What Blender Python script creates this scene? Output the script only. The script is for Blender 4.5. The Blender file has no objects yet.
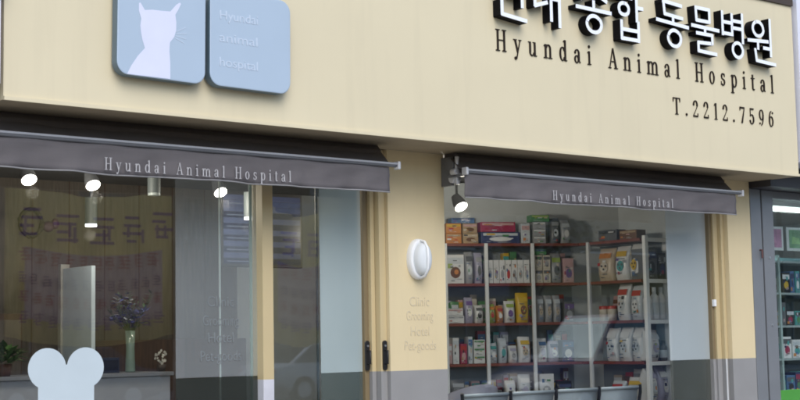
import bpy, math, random
from mathutils import Matrix, Vector

# ------------------------------------------------------------------ camera, world, sun, exposure
SC = bpy.context.scene
COL = SC.collection
F, EYE = 1430.0, 1.4
U = Vector((1750, -107, 1430)).normalized()          # facade direction in camera axes (right, up, forward)
W = Vector((-270, 14700, 1430)); W = (W - U * W.dot(U)).normalized()
N = W.cross(U); N = N if N.z > 0 else -N
cam_data = bpy.data.cameras.new('camera')
cam = bpy.data.objects.new('camera', cam_data); COL.objects.link(cam)
right = Vector((U.x, N.x, W.x)); up = Vector((U.y, N.y, W.y)); fwd = Vector((U.z, N.z, W.z))
m = Matrix((( right.x, up.x, -fwd.x), (right.y, up.y, -fwd.y), (right.z, up.z, -fwd.z))).to_4x4()
m.translation = (0, 0, EYE)
cam.matrix_world = m
cam_data.sensor_width = 36; cam_data.lens = 36 * F / 800
cam_data.clip_start = 0.1; cam_data.clip_end = 400
SC.camera = cam

world = bpy.data.worlds.new('World'); SC.world = world; world.use_nodes = True
wn = world.node_tree.nodes; wl = world.node_tree.links
sky = wn.new('ShaderNodeTexSky'); sky.sky_type = 'NISHITA'; sky.sun_disc = False
SUN_EL, SUN_AZ = 42, 200            # azimuth measured clockwise from +Y; light comes from the street side
sky.sun_elevation = math.radians(SUN_EL); sky.sun_rotation = math.radians(SUN_AZ)
sky.air_density = 1.0; sky.dust_density = 1.0; sky.ozone_density = 1.0
bg = wn['Background']; bg.inputs['Strength'].default_value = 0.145
wl.new(sky.outputs[0], bg.inputs['Color'])
sun_d = bpy.data.lights.new('sun', 'SUN'); sun_d.energy = 1.4; sun_d.angle = math.radians(45); sun_d.color = (1, 0.97, 0.92)
sun = bpy.data.objects.new('sun', sun_d); COL.objects.link(sun)
az, el = math.radians(SUN_AZ), math.radians(SUN_EL)
sd = Vector((math.sin(az) * math.cos(el), math.cos(az) * math.cos(el), math.sin(el)))
sun.rotation_euler = sd.to_track_quat('Z', 'Y').to_euler()
SC.view_settings.view_transform = 'Standard'; SC.view_settings.look = 'None'
SC.view_settings.exposure = 0.63; SC.view_settings.gamma = 1
SC.view_settings.use_curve_mapping = False
SC.render.engine = 'CYCLES'
SC.cycles.filter_width = 1.8; SC.cycles.max_bounces = 10; SC.cycles.transparent_max_bounces = 16

def P(px, py, Y):
    """point of the facade-parallel plane at depth Y seen at a photo pixel -> (X, z)"""
    d = Vector((px - 400, 200 - py, F)); t = Y / d.dot(N)
    return t * d.dot(U), t * d.dot(W) + EYE

R = random.Random(7)

# ------------------------------------------------------------------ materials
MATS = {}
def mat(name, col, rough=0.6, var=0.08, scale=6.0, bump=0.0, bscale=60.0, metal=0.0, emit=0.0, spec=0.5, stain=0.0):
    key = (name, tuple(col), rough, var, emit)
    if key in MATS: return MATS[key]
    M = bpy.data.materials.new(name); M.use_nodes = True
    nt = M.node_tree; b = nt.nodes['Principled BSDF']
    b.inputs['Roughness'].default_value = rough; b.inputs['Metallic'].default_value = metal
    b.inputs['Specular IOR Level'].default_value = spec
    co = nt.nodes.new('ShaderNodeTexCoord')
    no = nt.nodes.new('ShaderNodeTexNoise'); no.inputs['Scale'].default_value = scale; no.inputs['Detail'].default_value = 5
    nt.links.new(co.outputs['Object'], no.inputs['Vector'])
    ra = nt.nodes.new('ShaderNodeValToRGB')
    ra.color_ramp.elements[0].position = 0.3; ra.color_ramp.elements[1].position = 0.7
    lo = [max(0, c * (1 - var)) for c in col]; hi = [min(1, c * (1 + var)) for c in col]
    ra.color_ramp.elements[0].color = (*lo, 1); ra.color_ramp.elements[1].color = (*hi, 1)
    nt.links.new(no.outputs['Fac'], ra.inputs['Fac'])
    out = ra.outputs['Color']
    if stain:
        mp = nt.nodes.new('ShaderNodeMapping'); mp.inputs['Scale'].default_value = (9, 9, 0.7)
        nt.links.new(co.outputs['Object'], mp.inputs['Vector'])
        n2 = nt.nodes.new('ShaderNodeTexNoise'); n2.inputs['Scale'].default_value = 1.3; n2.inputs['Detail'].default_value = 6
        nt.links.new(mp.outputs[0], n2.inputs['Vector'])
        r2 = nt.nodes.new('ShaderNodeValToRGB'); r2.color_ramp.elements[0].position = 0.52; r2.color_ramp.elements[1].position = 0.8
        nt.links.new(n2.outputs['Fac'], r2.inputs['Fac'])
        mu = nt.nodes.new('ShaderNodeMath'); mu.operation = 'MULTIPLY'; mu.inputs[1].default_value = stain
        nt.links.new(r2.outputs['Color'], mu.inputs[0])
        mx = nt.nodes.new('ShaderNodeMix'); mx.data_type = 'RGBA'
        nt.links.new(mu.outputs[0], mx.inputs['Factor']); nt.links.new(out, mx.inputs['A'])
        mx.inputs['B'].default_value = (*[c * 0.55 for c in col], 1)
        out = mx.outputs['Result']
    nt.links.new(out, b.inputs['Base Color'])
    if bump:
        nb = nt.nodes.new('ShaderNodeTexNoise'); nb.inputs['Scale'].default_value = bscale; nb.inputs['Detail'].default_value = 4
        nt.links.new(co.outputs['Object'], nb.inputs['Vector'])
        bp = nt.nodes.new('ShaderNodeBump'); bp.inputs['Strength'].default_value = bump; bp.inputs['Distance'].default_value = 0.01
        nt.links.new(nb.outputs['Fac'], bp.inputs['Height']); nt.links.new(bp.outputs[0], b.inputs['Normal'])
    if emit:
        b.inputs['Emission Color'].default_value = (*col, 1); b.inputs['Emission Strength'].default_value = emit
    MATS[key] = M
    return M

def glass_mat(name='window_glass', tint=(0.955, 0.975, 0.97), gain=2.1):
    if name in MATS: return MATS[name]
    M = bpy.data.materials.new(name); M.use_nodes = True; nt = M.node_tree
    nt.nodes.remove(nt.nodes['Principled BSDF'])
    o = nt.nodes['Material Output']
    t = nt.nodes.new('ShaderNodeBsdfTransparent'); t.inputs[0].default_value = (*tint, 1)
    g = nt.nodes.new('ShaderNodeBsdfGlossy'); g.inputs['Roughness'].default_value = 0.015
    fr = nt.nodes.new('ShaderNodeFresnel'); fr.inputs['IOR'].default_value = 1.5
    ge = nt.nodes.new('ShaderNodeNewGeometry'); mi = nt.nodes.new('ShaderNodeMapRange')   # same thin-pane Fresnel on both faces
    mi.inputs['To Min'].default_value = 1.5; mi.inputs['To Max'].default_value = 1/1.5
    nt.links.new(ge.outputs['Backfacing'], mi.inputs['Value']); nt.links.new(mi.outputs[0], fr.inputs['IOR'])
    mu = nt.nodes.new('ShaderNodeMath'); mu.operation = 'MULTIPLY'; mu.inputs[1].default_value = gain; mu.use_clamp = True
    # faint waviness of float glass
    co = nt.nodes.new('ShaderNodeTexCoord'); no = nt.nodes.new('ShaderNodeTexNoise'); no.inputs['Scale'].default_value = 1.1
    bp = nt.nodes.new('ShaderNodeBump'); bp.inputs['Strength'].default_value = 0.04; bp.inputs['Distance'].default_value = 0.01
    nt.links.new(co.outputs['Object'], no.inputs['Vector']); nt.links.new(no.outputs['Fac'], bp.inputs['Height'])
    nt.links.new(bp.outputs[0], g.inputs['Normal'])
    mx = nt.nodes.new('ShaderNodeMixShader')
    nt.links.new(fr.outputs[0], mu.inputs[0]); nt.links.new(mu.outputs[0], mx.inputs[0])
    nt.links.new(t.outputs[0], mx.inputs[1]); nt.links.new(g.outputs[0], mx.inputs[2])
    nt.links.new(mx.outputs[0], o.inputs['Surface'])
    MATS[name] = M
    return M

def film_mat(name, col, opacity):
    key = (name, opacity)
    if key in MATS: return MATS[key]
    M = bpy.data.materials.new(name); M.use_nodes = True; nt = M.node_tree
    b = nt.nodes['Principled BSDF']; o = nt.nodes['Material Output']
    b.inputs['Base Color'].default_value = (*col, 1); b.inputs['Roughness'].default_value = 0.10
    tr = nt.nodes.new('ShaderNodeBsdfTranslucent'); tr.inputs[0].default_value = (*col, 1)
    m1 = nt.nodes.new('ShaderNodeMixShader'); m1.inputs[0].default_value = 0.15
    nt.links.new(b.outputs[0], m1.inputs[1]); nt.links.new(tr.outputs[0], m1.inputs[2])
    t = nt.nodes.new('ShaderNodeBsdfTransparent')
    co = nt.nodes.new('ShaderNodeTexCoord'); no = nt.nodes.new('ShaderNodeTexNoise'); no.inputs['Scale'].default_value = 1.6
    nt.links.new(co.outputs['Object'], no.inputs['Vector'])
    mr = nt.nodes.new('ShaderNodeMapRange'); mr.inputs['To Min'].default_value = opacity - 0.07; mr.inputs['To Max'].default_value = min(1, opacity + 0.07)
    nt.links.new(no.outputs['Fac'], mr.inputs['Value'])
    mx = nt.nodes.new('ShaderNodeMixShader'); nt.links.new(mr.outputs[0], mx.inputs[0])
    nt.links.new(t.outputs[0], mx.inputs[1]); nt.links.new(m1.outputs[0], mx.inputs[2])
    nt.links.new(mx.outputs[0], o.inputs['Surface'])
    MATS[key] = M
    return M

def wood_mat(name, c1, c2, scale=3.0, axis=(1, 1, 0.08)):
    if name in MATS: return MATS[name]
    M = bpy.data.materials.new(name); M.use_nodes = True; nt = M.node_tree; b = nt.nodes['Principled BSDF']
    co = nt.nodes.new('ShaderNodeTexCoord'); mp = nt.nodes.new('ShaderNodeMapping')
    mp.inputs['Scale'].default_value = [a * 14 for a in axis]
    no = nt.nodes.new('ShaderNodeTexNoise'); no.inputs['Scale'].default_value = scale; no.inputs['Detail'].default_value = 8
    ra = nt.nodes.new('ShaderNodeValToRGB'); ra.color_ramp.elements[0].color = (*c1, 1); ra.color_ramp.elements[1].color = (*c2, 1)
    ra.color_ramp.elements[0].position = 0.3; ra.color_ramp.elements[1].position = 0.7
    nt.links.new(co.outputs['Object'], mp.inputs[0]); nt.links.new(mp.outputs[0], no.inputs['Vector'])
    nt.links.new(no.outputs['Fac'], ra.inputs[0]); nt.links.new(ra.outputs[0], b.inputs['Base Color'])
    b.inputs['Roughness'].default_value = 0.45
    MATS[name] = M
    return M

CREAM = (0.67, 0.59, 0.41)
m_fascia = mat('cream_painted_panel', CREAM, 0.62, 0.025, 1.2, 0.05, 90, stain=0.10)
m_pillar = mat('cream_render_warm_bounce', (0.66, 0.545, 0.335), 0.75, 0.03, 2.0, 0.12, 140, stain=0.10)  # same paint as the fascia, with warm bounce light put into the colour
m_band = mat('grey_paint', (0.27, 0.265, 0.262), 0.7, 0.05, 3.0, 0.1, 120)
m_cap = mat('brown_metal_cap', (0.055, 0.035, 0.022), 0.5)
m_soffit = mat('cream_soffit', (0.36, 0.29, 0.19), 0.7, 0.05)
m_tan = mat('tan_aluminium', (0.54, 0.435, 0.25), 0.4, 0.03, 2.0)
m_tan_dark = mat('tan_aluminium_groove', (0.20, 0.15, 0.08), 0.5, 0.03)
m_rubber = mat('black_rubber', (0.012, 0.012, 0.012), 0.6)
m_awn = mat('taupe_canvas', (0.122, 0.111, 0.116), 0.85, 0.05, 5.0, 0.25, 400, stain=0.12)
m_awn_dark = mat('taupe_canvas_roll', (0.10, 0.086, 0.082), 0.85, 0.06, 5.0, 0.2, 300)
m_alu = mat('grey_aluminium', (0.55, 0.55, 0.57), 0.4, 0.04, 4, metal=0.25)
m_alu_dark = mat('dark_aluminium', (0.16, 0.165, 0.18), 0.45, 0.05, metal=0.3)
m_white = mat('white_paint', (0.78, 0.79, 0.80), 0.45, 0.03)
m_white_metal = mat('white_powder_coat', (0.66, 0.68, 0.70), 0.4, 0.04)
m_letter_white = mat('white_acrylic', (0.86, 0.88, 0.92), 0.35, 0.02)
m_letter_black = mat('black_letter_sides', (0.005, 0.0045, 0.006), 0.6, spec=0.1)
m_letter_brown = mat('dark_brown_vinyl', (0.022, 0.014, 0.010), 0.7, 0.05, spec=0.2)
m_awn_text = mat('pale_grey_print', (0.42, 0.41, 0.42), 0.8, 0.12, 60)
m_plate = mat('pale_blue_acrylic', (0.395, 0.485, 0.59), 0.35, 0.025, 2.0)
m_plate_side = mat('blue_acrylic_edge', (0.10, 0.155, 0.20), 0.35, 0.05)
m_cat = mat('lavender_white_vinyl', (0.66, 0.68, 0.83), 0.5, 0.02)
m_plate_text = mat('faded_white_vinyl', (0.51, 0.585, 0.69), 0.5, 0.05, 40)
m_faint = mat('faded_grey_vinyl', (0.575, 0.49, 0.335), 0.7, 0.06, 30)
m_film_text = mat('grey_vinyl_on_film', (0.17, 0.185, 0.195), 0.6, 0.06, 30)
m_glass = glass_mat()
m_red_board = mat('red_brown_board', (0.18, 0.042, 0.026), 0.45, 0.12, 5)
m_black = mat('black_plastic', (0.012, 0.012, 0.014), 0.4)
m_back = mat('pale_blue_grey_board', (0.22, 0.25, 0.27), 0.6)
m_ceiling = mat('grey_ceiling', (0.16, 0.165, 0.17), 0.8)
m_floor = mat('beige_vinyl_floor', (0.28, 0.24, 0.19), 0.4)
m_wall_white = mat('pale_grey_wall', (0.60, 0.64, 0.66), 0.8, 0.03)
m_wood_wall = wood_mat('brown_wood_panel', (0.085, 0.070, 0.056), (0.15, 0.122, 0.098))
m_wood_dark = wood_mat('dark_wood', (0.05, 0.026, 0.015), (0.10, 0.05, 0.028))
m_lamp_glow = mat('lit_lamp_lens', (1.0, 0.96, 0.88), 0.4, 0.0, emit=9.0)
m_tube_glow = mat('lit_fluorescent_tube', (0.9, 1.0, 0.96), 0.4, 0.0, emit=2.2)
m_slit_glow = mat('lit_downlight_rim', (0.95, 0.97, 1.0), 0.4, 0.0, emit=1.6)
m_chrome = mat('brushed_steel', (0.62, 0.63, 0.65), 0.32, 0.05, 8, metal=0.9)

# ------------------------------------------------------------------ mesh builder
class MB:
    def __init__(s): s.v = []; s.f = []; s.m = []; s.mats = []; s.smooth = []
    def mi(s, mt):
        if mt not in s.mats: s.mats.append(mt)
        return s.mats.index(mt)
    def face(s, pts, mt, smooth=False):
        b = len(s.v); s.v += [tuple(p) for p in pts]; s.f.append(tuple(range(b, b + len(pts)))); s.m.append(s.mi(mt)); s.smooth.append(smooth)
    def raw(s, vs, fs, mt, smooth=False):
        b = len(s.v); s.v += [tuple(p) for p in vs]; k = s.mi(mt)
        for f in fs: s.f.append(tuple(b + i for i in f)); s.m.append(k); s.smooth.append(smooth)
    def box(s, x0, x1, y0, y1, z0, z1, mt, front=None):
        if x0 > x1: x0, x1 = x1, x0
        if y0 > y1: y0, y1 = y1, y0
        if z0 > z1: z0, z1 = z1, z0
        v = [(x0,y0,z0),(x1,y0,z0),(x1,y1,z0),(x0,y1,z0),(x0,y0,z1),(x1,y0,z1),(x1,y1,z1),(x0,y1,z1)]
        s.raw(v, [(0,3,2,1),(4,5,6,7),(1,2,6,5),(2,3,7,6),(3,0,4,7)], mt)
        s.raw([v[0],v[1],v[5],v[4]], [(0,1,2,3)], front or mt)
        return s
    def prism(s, poly, y0, y1, mf, ms=None, back=False):
        """poly of (x,z) counter-clockwise seen from -Y, front at y0"""
        a = sum(poly[i][0]*poly[(i+1)%len(poly)][1]-poly[(i+1)%len(poly)][0]*poly[i][1] for i in range(len(poly)))
        if a < 0: poly = poly[::-1]
        n = len(poly); ms = ms or mf
        s.face([(x, y0, z) for x, z in poly], mf)
        b = [(x, y0, z) for x, z in poly] + [(x, y1, z) for x, z in poly]
        s.raw(b, [(i, n + i, n + (i+1) % n, (i+1) % n) for i in range(n)], ms)
        if back: s.face([(x, y1, z) for x, z in poly[::-1]], ms)
        return s
    def tube(s, pts, r, mt, n=10, cap=True, smooth=True):
        pts = [Vector(p) for p in pts]; rr = r if isinstance(r, (list, tuple)) else [r] * len(pts)
        rings = []; ref = None
        for i, p in enumerate(pts):
            d = (pts[min(i+1, len(pts)-1)] - pts[max(i-1, 0)])
            if d.length < 1e-9: d = Vector((0, 0, 1))
            d.normalize()
            if ref is None: ref = Vector((1, 0, 0)) if abs(d.x) < 0.8 else Vector((0, 1, 0))
            a = (ref - d * ref.dot(d)).normalized(); b = d.cross(a); ref = a
            rings.append([p + (a * math.cos(2*math.pi*k/n) + b * math.sin(2*math.pi*k/n)) * rr[i] for k in range(n)])
        v = [q for rg in rings for q in rg]; f = []
        for i in range(len(pts) - 1):
            for k in range(n): f.append((i*n+k, i*n+(k+1)%n, (i+1)*n+(k+1)%n, (i+1)*n+k))
        s.raw(v, f, mt, smooth)
        if cap: s.face(rings[0][::-1], mt); s.face(rings[-1], mt)
        return s
    def lathe(s, prof, mt, c=(0,0,0), n=20, smooth=True):
        v = []; f = []
        for r, z in prof:
            for k in range(n): v.append((c[0]+r*math.cos(2*math.pi*k/n), c[1]+r*math.sin(2*math.pi*k/n), c[2]+z))
        for i in range(len(prof)-1):
            for k in range(n): f.append((i*n+k, i*n+(k+1)%n, (i+1)*n+(k+1)%n, (i+1)*n+k))
        s.raw(v, f, mt, smooth); return s
    def ball(s, c, r, mt, n=12, k=8):
        rx, ry, rz = r if isinstance(r, (tuple, list)) else (r, r, r)
        v = []; f = []
        for i in range(k+1):
            t = math.pi*i/k
            for j in range(n): v.append((c[0]+rx*math.sin(t)*math.cos(2*math.pi*j/n), c[1]+ry*math.sin(t)*math.sin(2*math.pi*j/n), c[2]-rz*math.cos(t)))
        for i in range(k):
            for j in range(n): f.append((i*n+j, i*n+(j+1)%n, (i+1)*n+(j+1)%n, (i+1)*n+j))
        s.raw(v, f, mt, True); return s
    def build(s, name, parent=None, loc=(0,0,0), rotz=0, bevel=0.0, label=None):
        me = bpy.data.meshes.new(name); me.from_pydata(s.v, [], s.f)
        for mt in s.mats: me.materials.append(mt)
        me.polygons.foreach_set('material_index', s.m); me.polygons.foreach_set('use_smooth', s.smooth); me.update()
        o = bpy.data.objects.new(name, me); COL.objects.link(o); o.location = loc; o.rotation_euler = (0, 0, rotz)
        if parent: o.parent = parent
        if bevel:
            b = o.modifiers.new('bevel', 'BEVEL'); b.width = bevel; b.segments = 2; b.limit_method = 'ANGLE'; b.angle_limit = math.radians(50)
            w = o.modifiers.new('weld', 'WELD'); w.merge_threshold = 1e-5
            o.modifiers.move(1, 0)
        if label: o['label'] = label
        return o

def tag(o, label, cat, group=None, kind=None):
    o['label'] = label; o['category'] = cat
    if group: o['group'] = group
    if kind: o['kind'] = kind
    return o
def thing(name, label, cat, loc=(0,0,0), rotz=0, group=None):
    o = bpy.data.objects.new(name, None); COL.objects.link(o); o.empty_display_size = 0.1
    o.location = loc; o.rotation_euler = (0, 0, rotz)
    return tag(o, label, cat, group)
def structure(o, label=None):
    o['kind'] = 'structure'
    return o
def copy_thing(o, loc, label, rotz=None):
    c = o.copy(); COL.objects.link(c); c.location = loc; c['label'] = label
    if rotz is not None: c.rotation_euler = (0, 0, rotz)
    for ch in list(o.children):
        d = ch.copy(); COL.objects.link(d); d.parent = c
        for g in list(ch.children):
            e = g.copy(); COL.objects.link(e); e.parent = d
    return c

# ------------------------------------------------------------------ lettering
def arc(cx, cy, rx, ry, a0, a1, wx, wy, n=None):
    n = n or max(4, int(abs(a1 - a0) / 18)); q = []
    for i in range(n):
        t0 = math.radians(a0 + (a1-a0)*i/n); t1 = math.radians(a0 + (a1-a0)*(i+1)/n)
        o = lambda t: (cx + rx*math.cos(t), cy + ry*math.sin(t)); k = lambda t: (cx + (rx-wx)*math.cos(t), cy + (ry-wy)*math.sin(t))
        q.append([k(t0), o(t0), o(t1), k(t1)])
    return q
def rc(x0, y0, x1, y1): return [[(x0,y0),(x1,y0),(x1,y1),(x0,y1)]]
def qd(*p): return [list(p)]
TH, TN, SF = 0.125, 0.042, 0.09
def stem(x, y0, y1, top=True, bot=True, left_top=False):
    q = rc(x, y0, x + TH, y1)
    if bot: q += rc(x - SF, y0, x + TH + SF, y0 + TN)
    if top: q += rc(x - SF, y1 - TN, x + TH + SF, y1)
    if left_top: q += qd((x - SF, y1 - 0.08), (x, y1 - 0.1), (x, y1), (x - 0.01, y1 - 0.005))
    return q
def glyphs():
    G = {}
    G['H'] = (0.86, stem(0.12, 0, 1) + stem(0.61, 0, 1) + rc(0.24, 0.49, 0.62, 0.49+TN))
    G['y'] = (0.62, qd((0.06,0.66),(0.19,0.66),(0.37,0.10),(0.30,-0.02)) + qd((0.50,0.66),(0.55,0.66),(0.26,-0.26),(0.20,-0.26)) + rc(0.0,0.625,0.26,0.66) + rc(0.41,0.625,0.62,0.66) + arc(0.15,-0.22,0.08,0.08,0,360,0.08,0.08))
    G['u'] = (0.72, rc(0.10,0.16,0.10+TH,0.66) + arc(0.31,0.19,0.21,0.2,180,350,0.10,0.06) + stem(0.47,0,0.66,False,False) + rc(0.02,0.625,0.12,0.66) + rc(0.39,0.625,0.5,0.66) + rc(0.58,0,0.68,TN))
    G['n'] = (0.72, stem(0.10,0,0.66,False,True,True) + stem(0.47,0,0.46,False,True) + arc(0.37,0.45,0.225,0.22,0,165,0.125,0.06))
    G['d'] = (0.70, arc(0.29,0.33,0.24,0.345,30,330,0.12,0.05) + stem(0.45,0,1.0,False,False,True) + rc(0.55,0,0.66,TN))
    G['a'] = (0.62, arc(0.25,0.18,0.20,0.195,0,360,0.11,0.05) + rc(0.37,0.06,0.37+TH,0.48) + arc(0.28,0.46,0.215,0.21,0,150,0.12,0.05) + arc(0.13,0.5,0.065,0.065,0,360,0.065,0.065) + qd((0.46,0.06),(0.5,0.0),(0.58,0.03),(0.495,0.1)))
    G['i'] = (0.36, stem(0.11,0,0.66,False,True,True) + arc(0.17,0.88,0.075,0.075,0,360,0.075,0.075))
    G['A'] = (0.80, qd((0.08,0),(0.14,0),(0.42,1.0),(0.37,1.0)) + qd((0.37,1.0),(0.45,1.0),(0.73,0),(0.585,0)) + rc(0.2,0.32,0.58,0.32+TN) + rc(0.0,0,0.25,TN) + rc(0.5,0,0.82,TN))
    G['m'] = (1.08, stem(0.10,0,0.66,False,True,True) + stem(0.47,0,0.46,False,True) + stem(0.84,0,0.46,False,True) + arc(0.37,0.45,0.225,0.22,0,165,0.125,0.06) + arc(0.74,0.45,0.225,0.22,0,165,0.125,0.06))
    G['l'] = (0.36, stem(0.11,0,1.0,False,True,True))
    G['o'] = (0.64, arc(0.31,0.33,0.26,0.345,0,360,0.12,0.045))
    G['s'] = (0.54, arc(0.26,0.49,0.185,0.175,30,270,0.10,0.05) + arc(0.26,0.18,0.20,0.19,-150,90,0.11,0.055) + rc(0.40,0.46,0.435,0.64) + rc(0.06,0.03,0.095,0.22))
    G['p'] = (0.70, stem(0.10,-0.32,0.66,False,True,True) + arc(0.37,0.33,0.25,0.345,-150,150,0.12,0.05))
    G['t'] = (0.46, rc(0.13,0.12,0.13+TH,0.84) + rc(0.02,0.62,0.40,0.66) + arc(0.28,0.14,0.15,0.15,180,320,0.12,0.06))
    G['T'] = (0.80, stem(0.33,0,1.0,False,True) + rc(0.04,0.955,0.75,1.0) + qd((0.04,0.74),(0.075,0.74),(0.11,0.96),(0.04,0.96)) + qd((0.715,0.74),(0.75,0.74),(0.75,0.96),(0.68,0.96)))
    G['.'] = (0.34, arc(0.15,0.07,0.08,0.08,0,360,0.08,0.08))
    G['2'] = (0.66, arc(0.31,0.73,0.235,0.27,-20,170,0.12,0.055) + arc(0.13,0.74,0.07,0.07,0,360,0.07,0.07) + qd((0.54,0.68),(0.44,0.58),(0.07,0.0),(0.07,0.08)) + rc(0.07,0,0.56,0.085) + rc(0.52,0,0.56,0.22))
    G['1'] = (0.5, stem(0.2,0,1.0,False,True) + qd((0.08,0.84),(0.2,0.9),(0.2,1.0),(0.17,0.98)))
    G['7'] = (0.64, rc(0.06,0.91,0.57,1.0) + rc(0.06,0.76,0.095,1.0) + qd((0.53,0.92),(0.57,0.92),(0.34,0.0),(0.2,0.0)))
    G['5'] = (0.64, rc(0.12,0.91,0.52,1.0) + rc(0.12,0.5,0.16,0.92) + arc(0.29,0.31,0.26,0.32,-160,140,0.12,0.055) + arc(0.11,0.2,0.065,0.065,0,360,0.065,0.065))
    G['9'] = (0.66, arc(0.31,0.67,0.25,0.335,0,360,0.115,0.05) + arc(0.26,0.62,0.30,0.63,-88,2,0.10,0.055) + arc(0.13,0.12,0.065,0.065,0,360,0.065,0.065))
    G['6'] = (0.66, arc(0.32,0.33,0.25,0.335,0,360,0.115,0.05) + arc(0.37,0.38,0.30,0.63,92,182,0.10,0.055) + arc(0.50,0.88,0.065,0.065,0,360,0.065,0.065))
    return G
GL = glyphs()
def serif_text(mb, text, x0, x1, z, cap, y0, y1, mt, zslope=0.0, xs=0.82):
    """set text between x0 and x1 on baseline z; the spare width becomes tracking"""
    wd = [(0.42 if c == ' ' else GL[c][0]) * cap * xs for c in text]
    tr = (x1 - x0 - sum(wd)) / (len(text) - 1)
    x = x0; e = 0
    for c, w in zip(text, wd):
        if c != ' ':
            for q in GL[c][1]:
                e += 1
                mb.prism([(x + px*cap*xs, z + (x-x0)*zslope + pz*cap) for px, pz in q], y0 - (e % 7)*0.00015, y1, mt)
        x += w + tr
    return mb
def font_text(name, text, size, x, z, y, mt, parent, align='CENTER', width=None, depth=0.0015):
    cu = bpy.data.curves.new(name, 'FONT'); cu.body = text; cu.size = size; cu.align_x = align; cu.extrude = depth; cu.space_line = 1.0
    o = bpy.data.objects.new(name, cu); COL.objects.link(o)
    dg = bpy.context.evaluated_depsgraph_get()
    me = bpy.data.meshes.new_from_object(o.evaluated_get(dg)); bpy.data.objects.remove(o)
    if width:
        xs = [v.co.x for v in me.vertices]; k = width / (max(xs) - min(xs))
        for v in me.vertices: v.co.x *= k
    for v in me.vertices:
        a, b, c = v.co; v.co = (a, -c, b)
    me.materials.clear(); me.materials.append(mt)
    r = bpy.data.objects.new(name, me); COL.objects.link(r); r.location = (x, y, z); r.parent = parent
    return r

# ------------------------------------------------------------------ setting: ground
GB = MB(); GB.box(-60, 90, -80, 90, -0.6, -0.12, mat('asphalt', (0.05, 0.05, 0.052), 0.85, 0.2, 2, 0.4, 80)); structure(GB.build('road'))
pv = mat('grey_paving', (0.36, 0.345, 0.32), 0.8, 0.12, 3, 0.3, 40)
pb = MB(); pb.box(-55, 85, 3.6, 8.55, -0.119, 0.0, pv); pb.box(-55, 85, 3.45, 3.597, -0.119, 0.004, mat('granite_kerb', (0.33, 0.33, 0.33), 0.7, 0.15, 20)); structure(pb.build('pavement'))
pb = MB(); pb.box(-55, 85, -20, -15.2, -0.119, 0.0, pv); structure(pb.build('pavement'))
lm = MB(); mk = mat('road_paint', (0.7, 0.7, 0.68), 0.7, 0.1, 12)
for i in range(24): lm.box(-50 + i*6, -47 + i*6, -6.07, -5.93, -0.118, -0.114, mk)
structure(lm.build('lane_marking'))

# ------------------------------------------------------------------ the shop building
shop = thing('shop_building', 'cream animal hospital shopfront with deep sign fascia over two wide shop windows', 'building', (3.53, 8.55, 0))
OX, OY = 3.53, 8.55
def S(name, mb, bevel=0.0, parent=None, label=None):   # part of the shop, given in world coordinates
    return mb.build(name, parent or shop, loc=(-OX, -OY, 0) if parent is None else (0, 0, 0), bevel=bevel, label=label)
FB = 2.866   # underside of the fascia
fa = MB()
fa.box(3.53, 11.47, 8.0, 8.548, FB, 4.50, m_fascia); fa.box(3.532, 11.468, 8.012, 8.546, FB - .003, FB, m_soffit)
fascia = S('fascia', fa, label='cream sign fascia with raised lettering')
cp = MB(); cp.box(-0.02, 7.96, -0.02, 0.56, 0, 0.07, m_cap); cp = cp.build('cap', fascia, loc=(3.51, 8.0, 4.502))
dr = MB(); dr.box(3.53, 11.47, 7.985, 8.0, FB - 0.004, FB + 0.02, m_fascia); dr.build('drip_edge', fascia)

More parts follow.
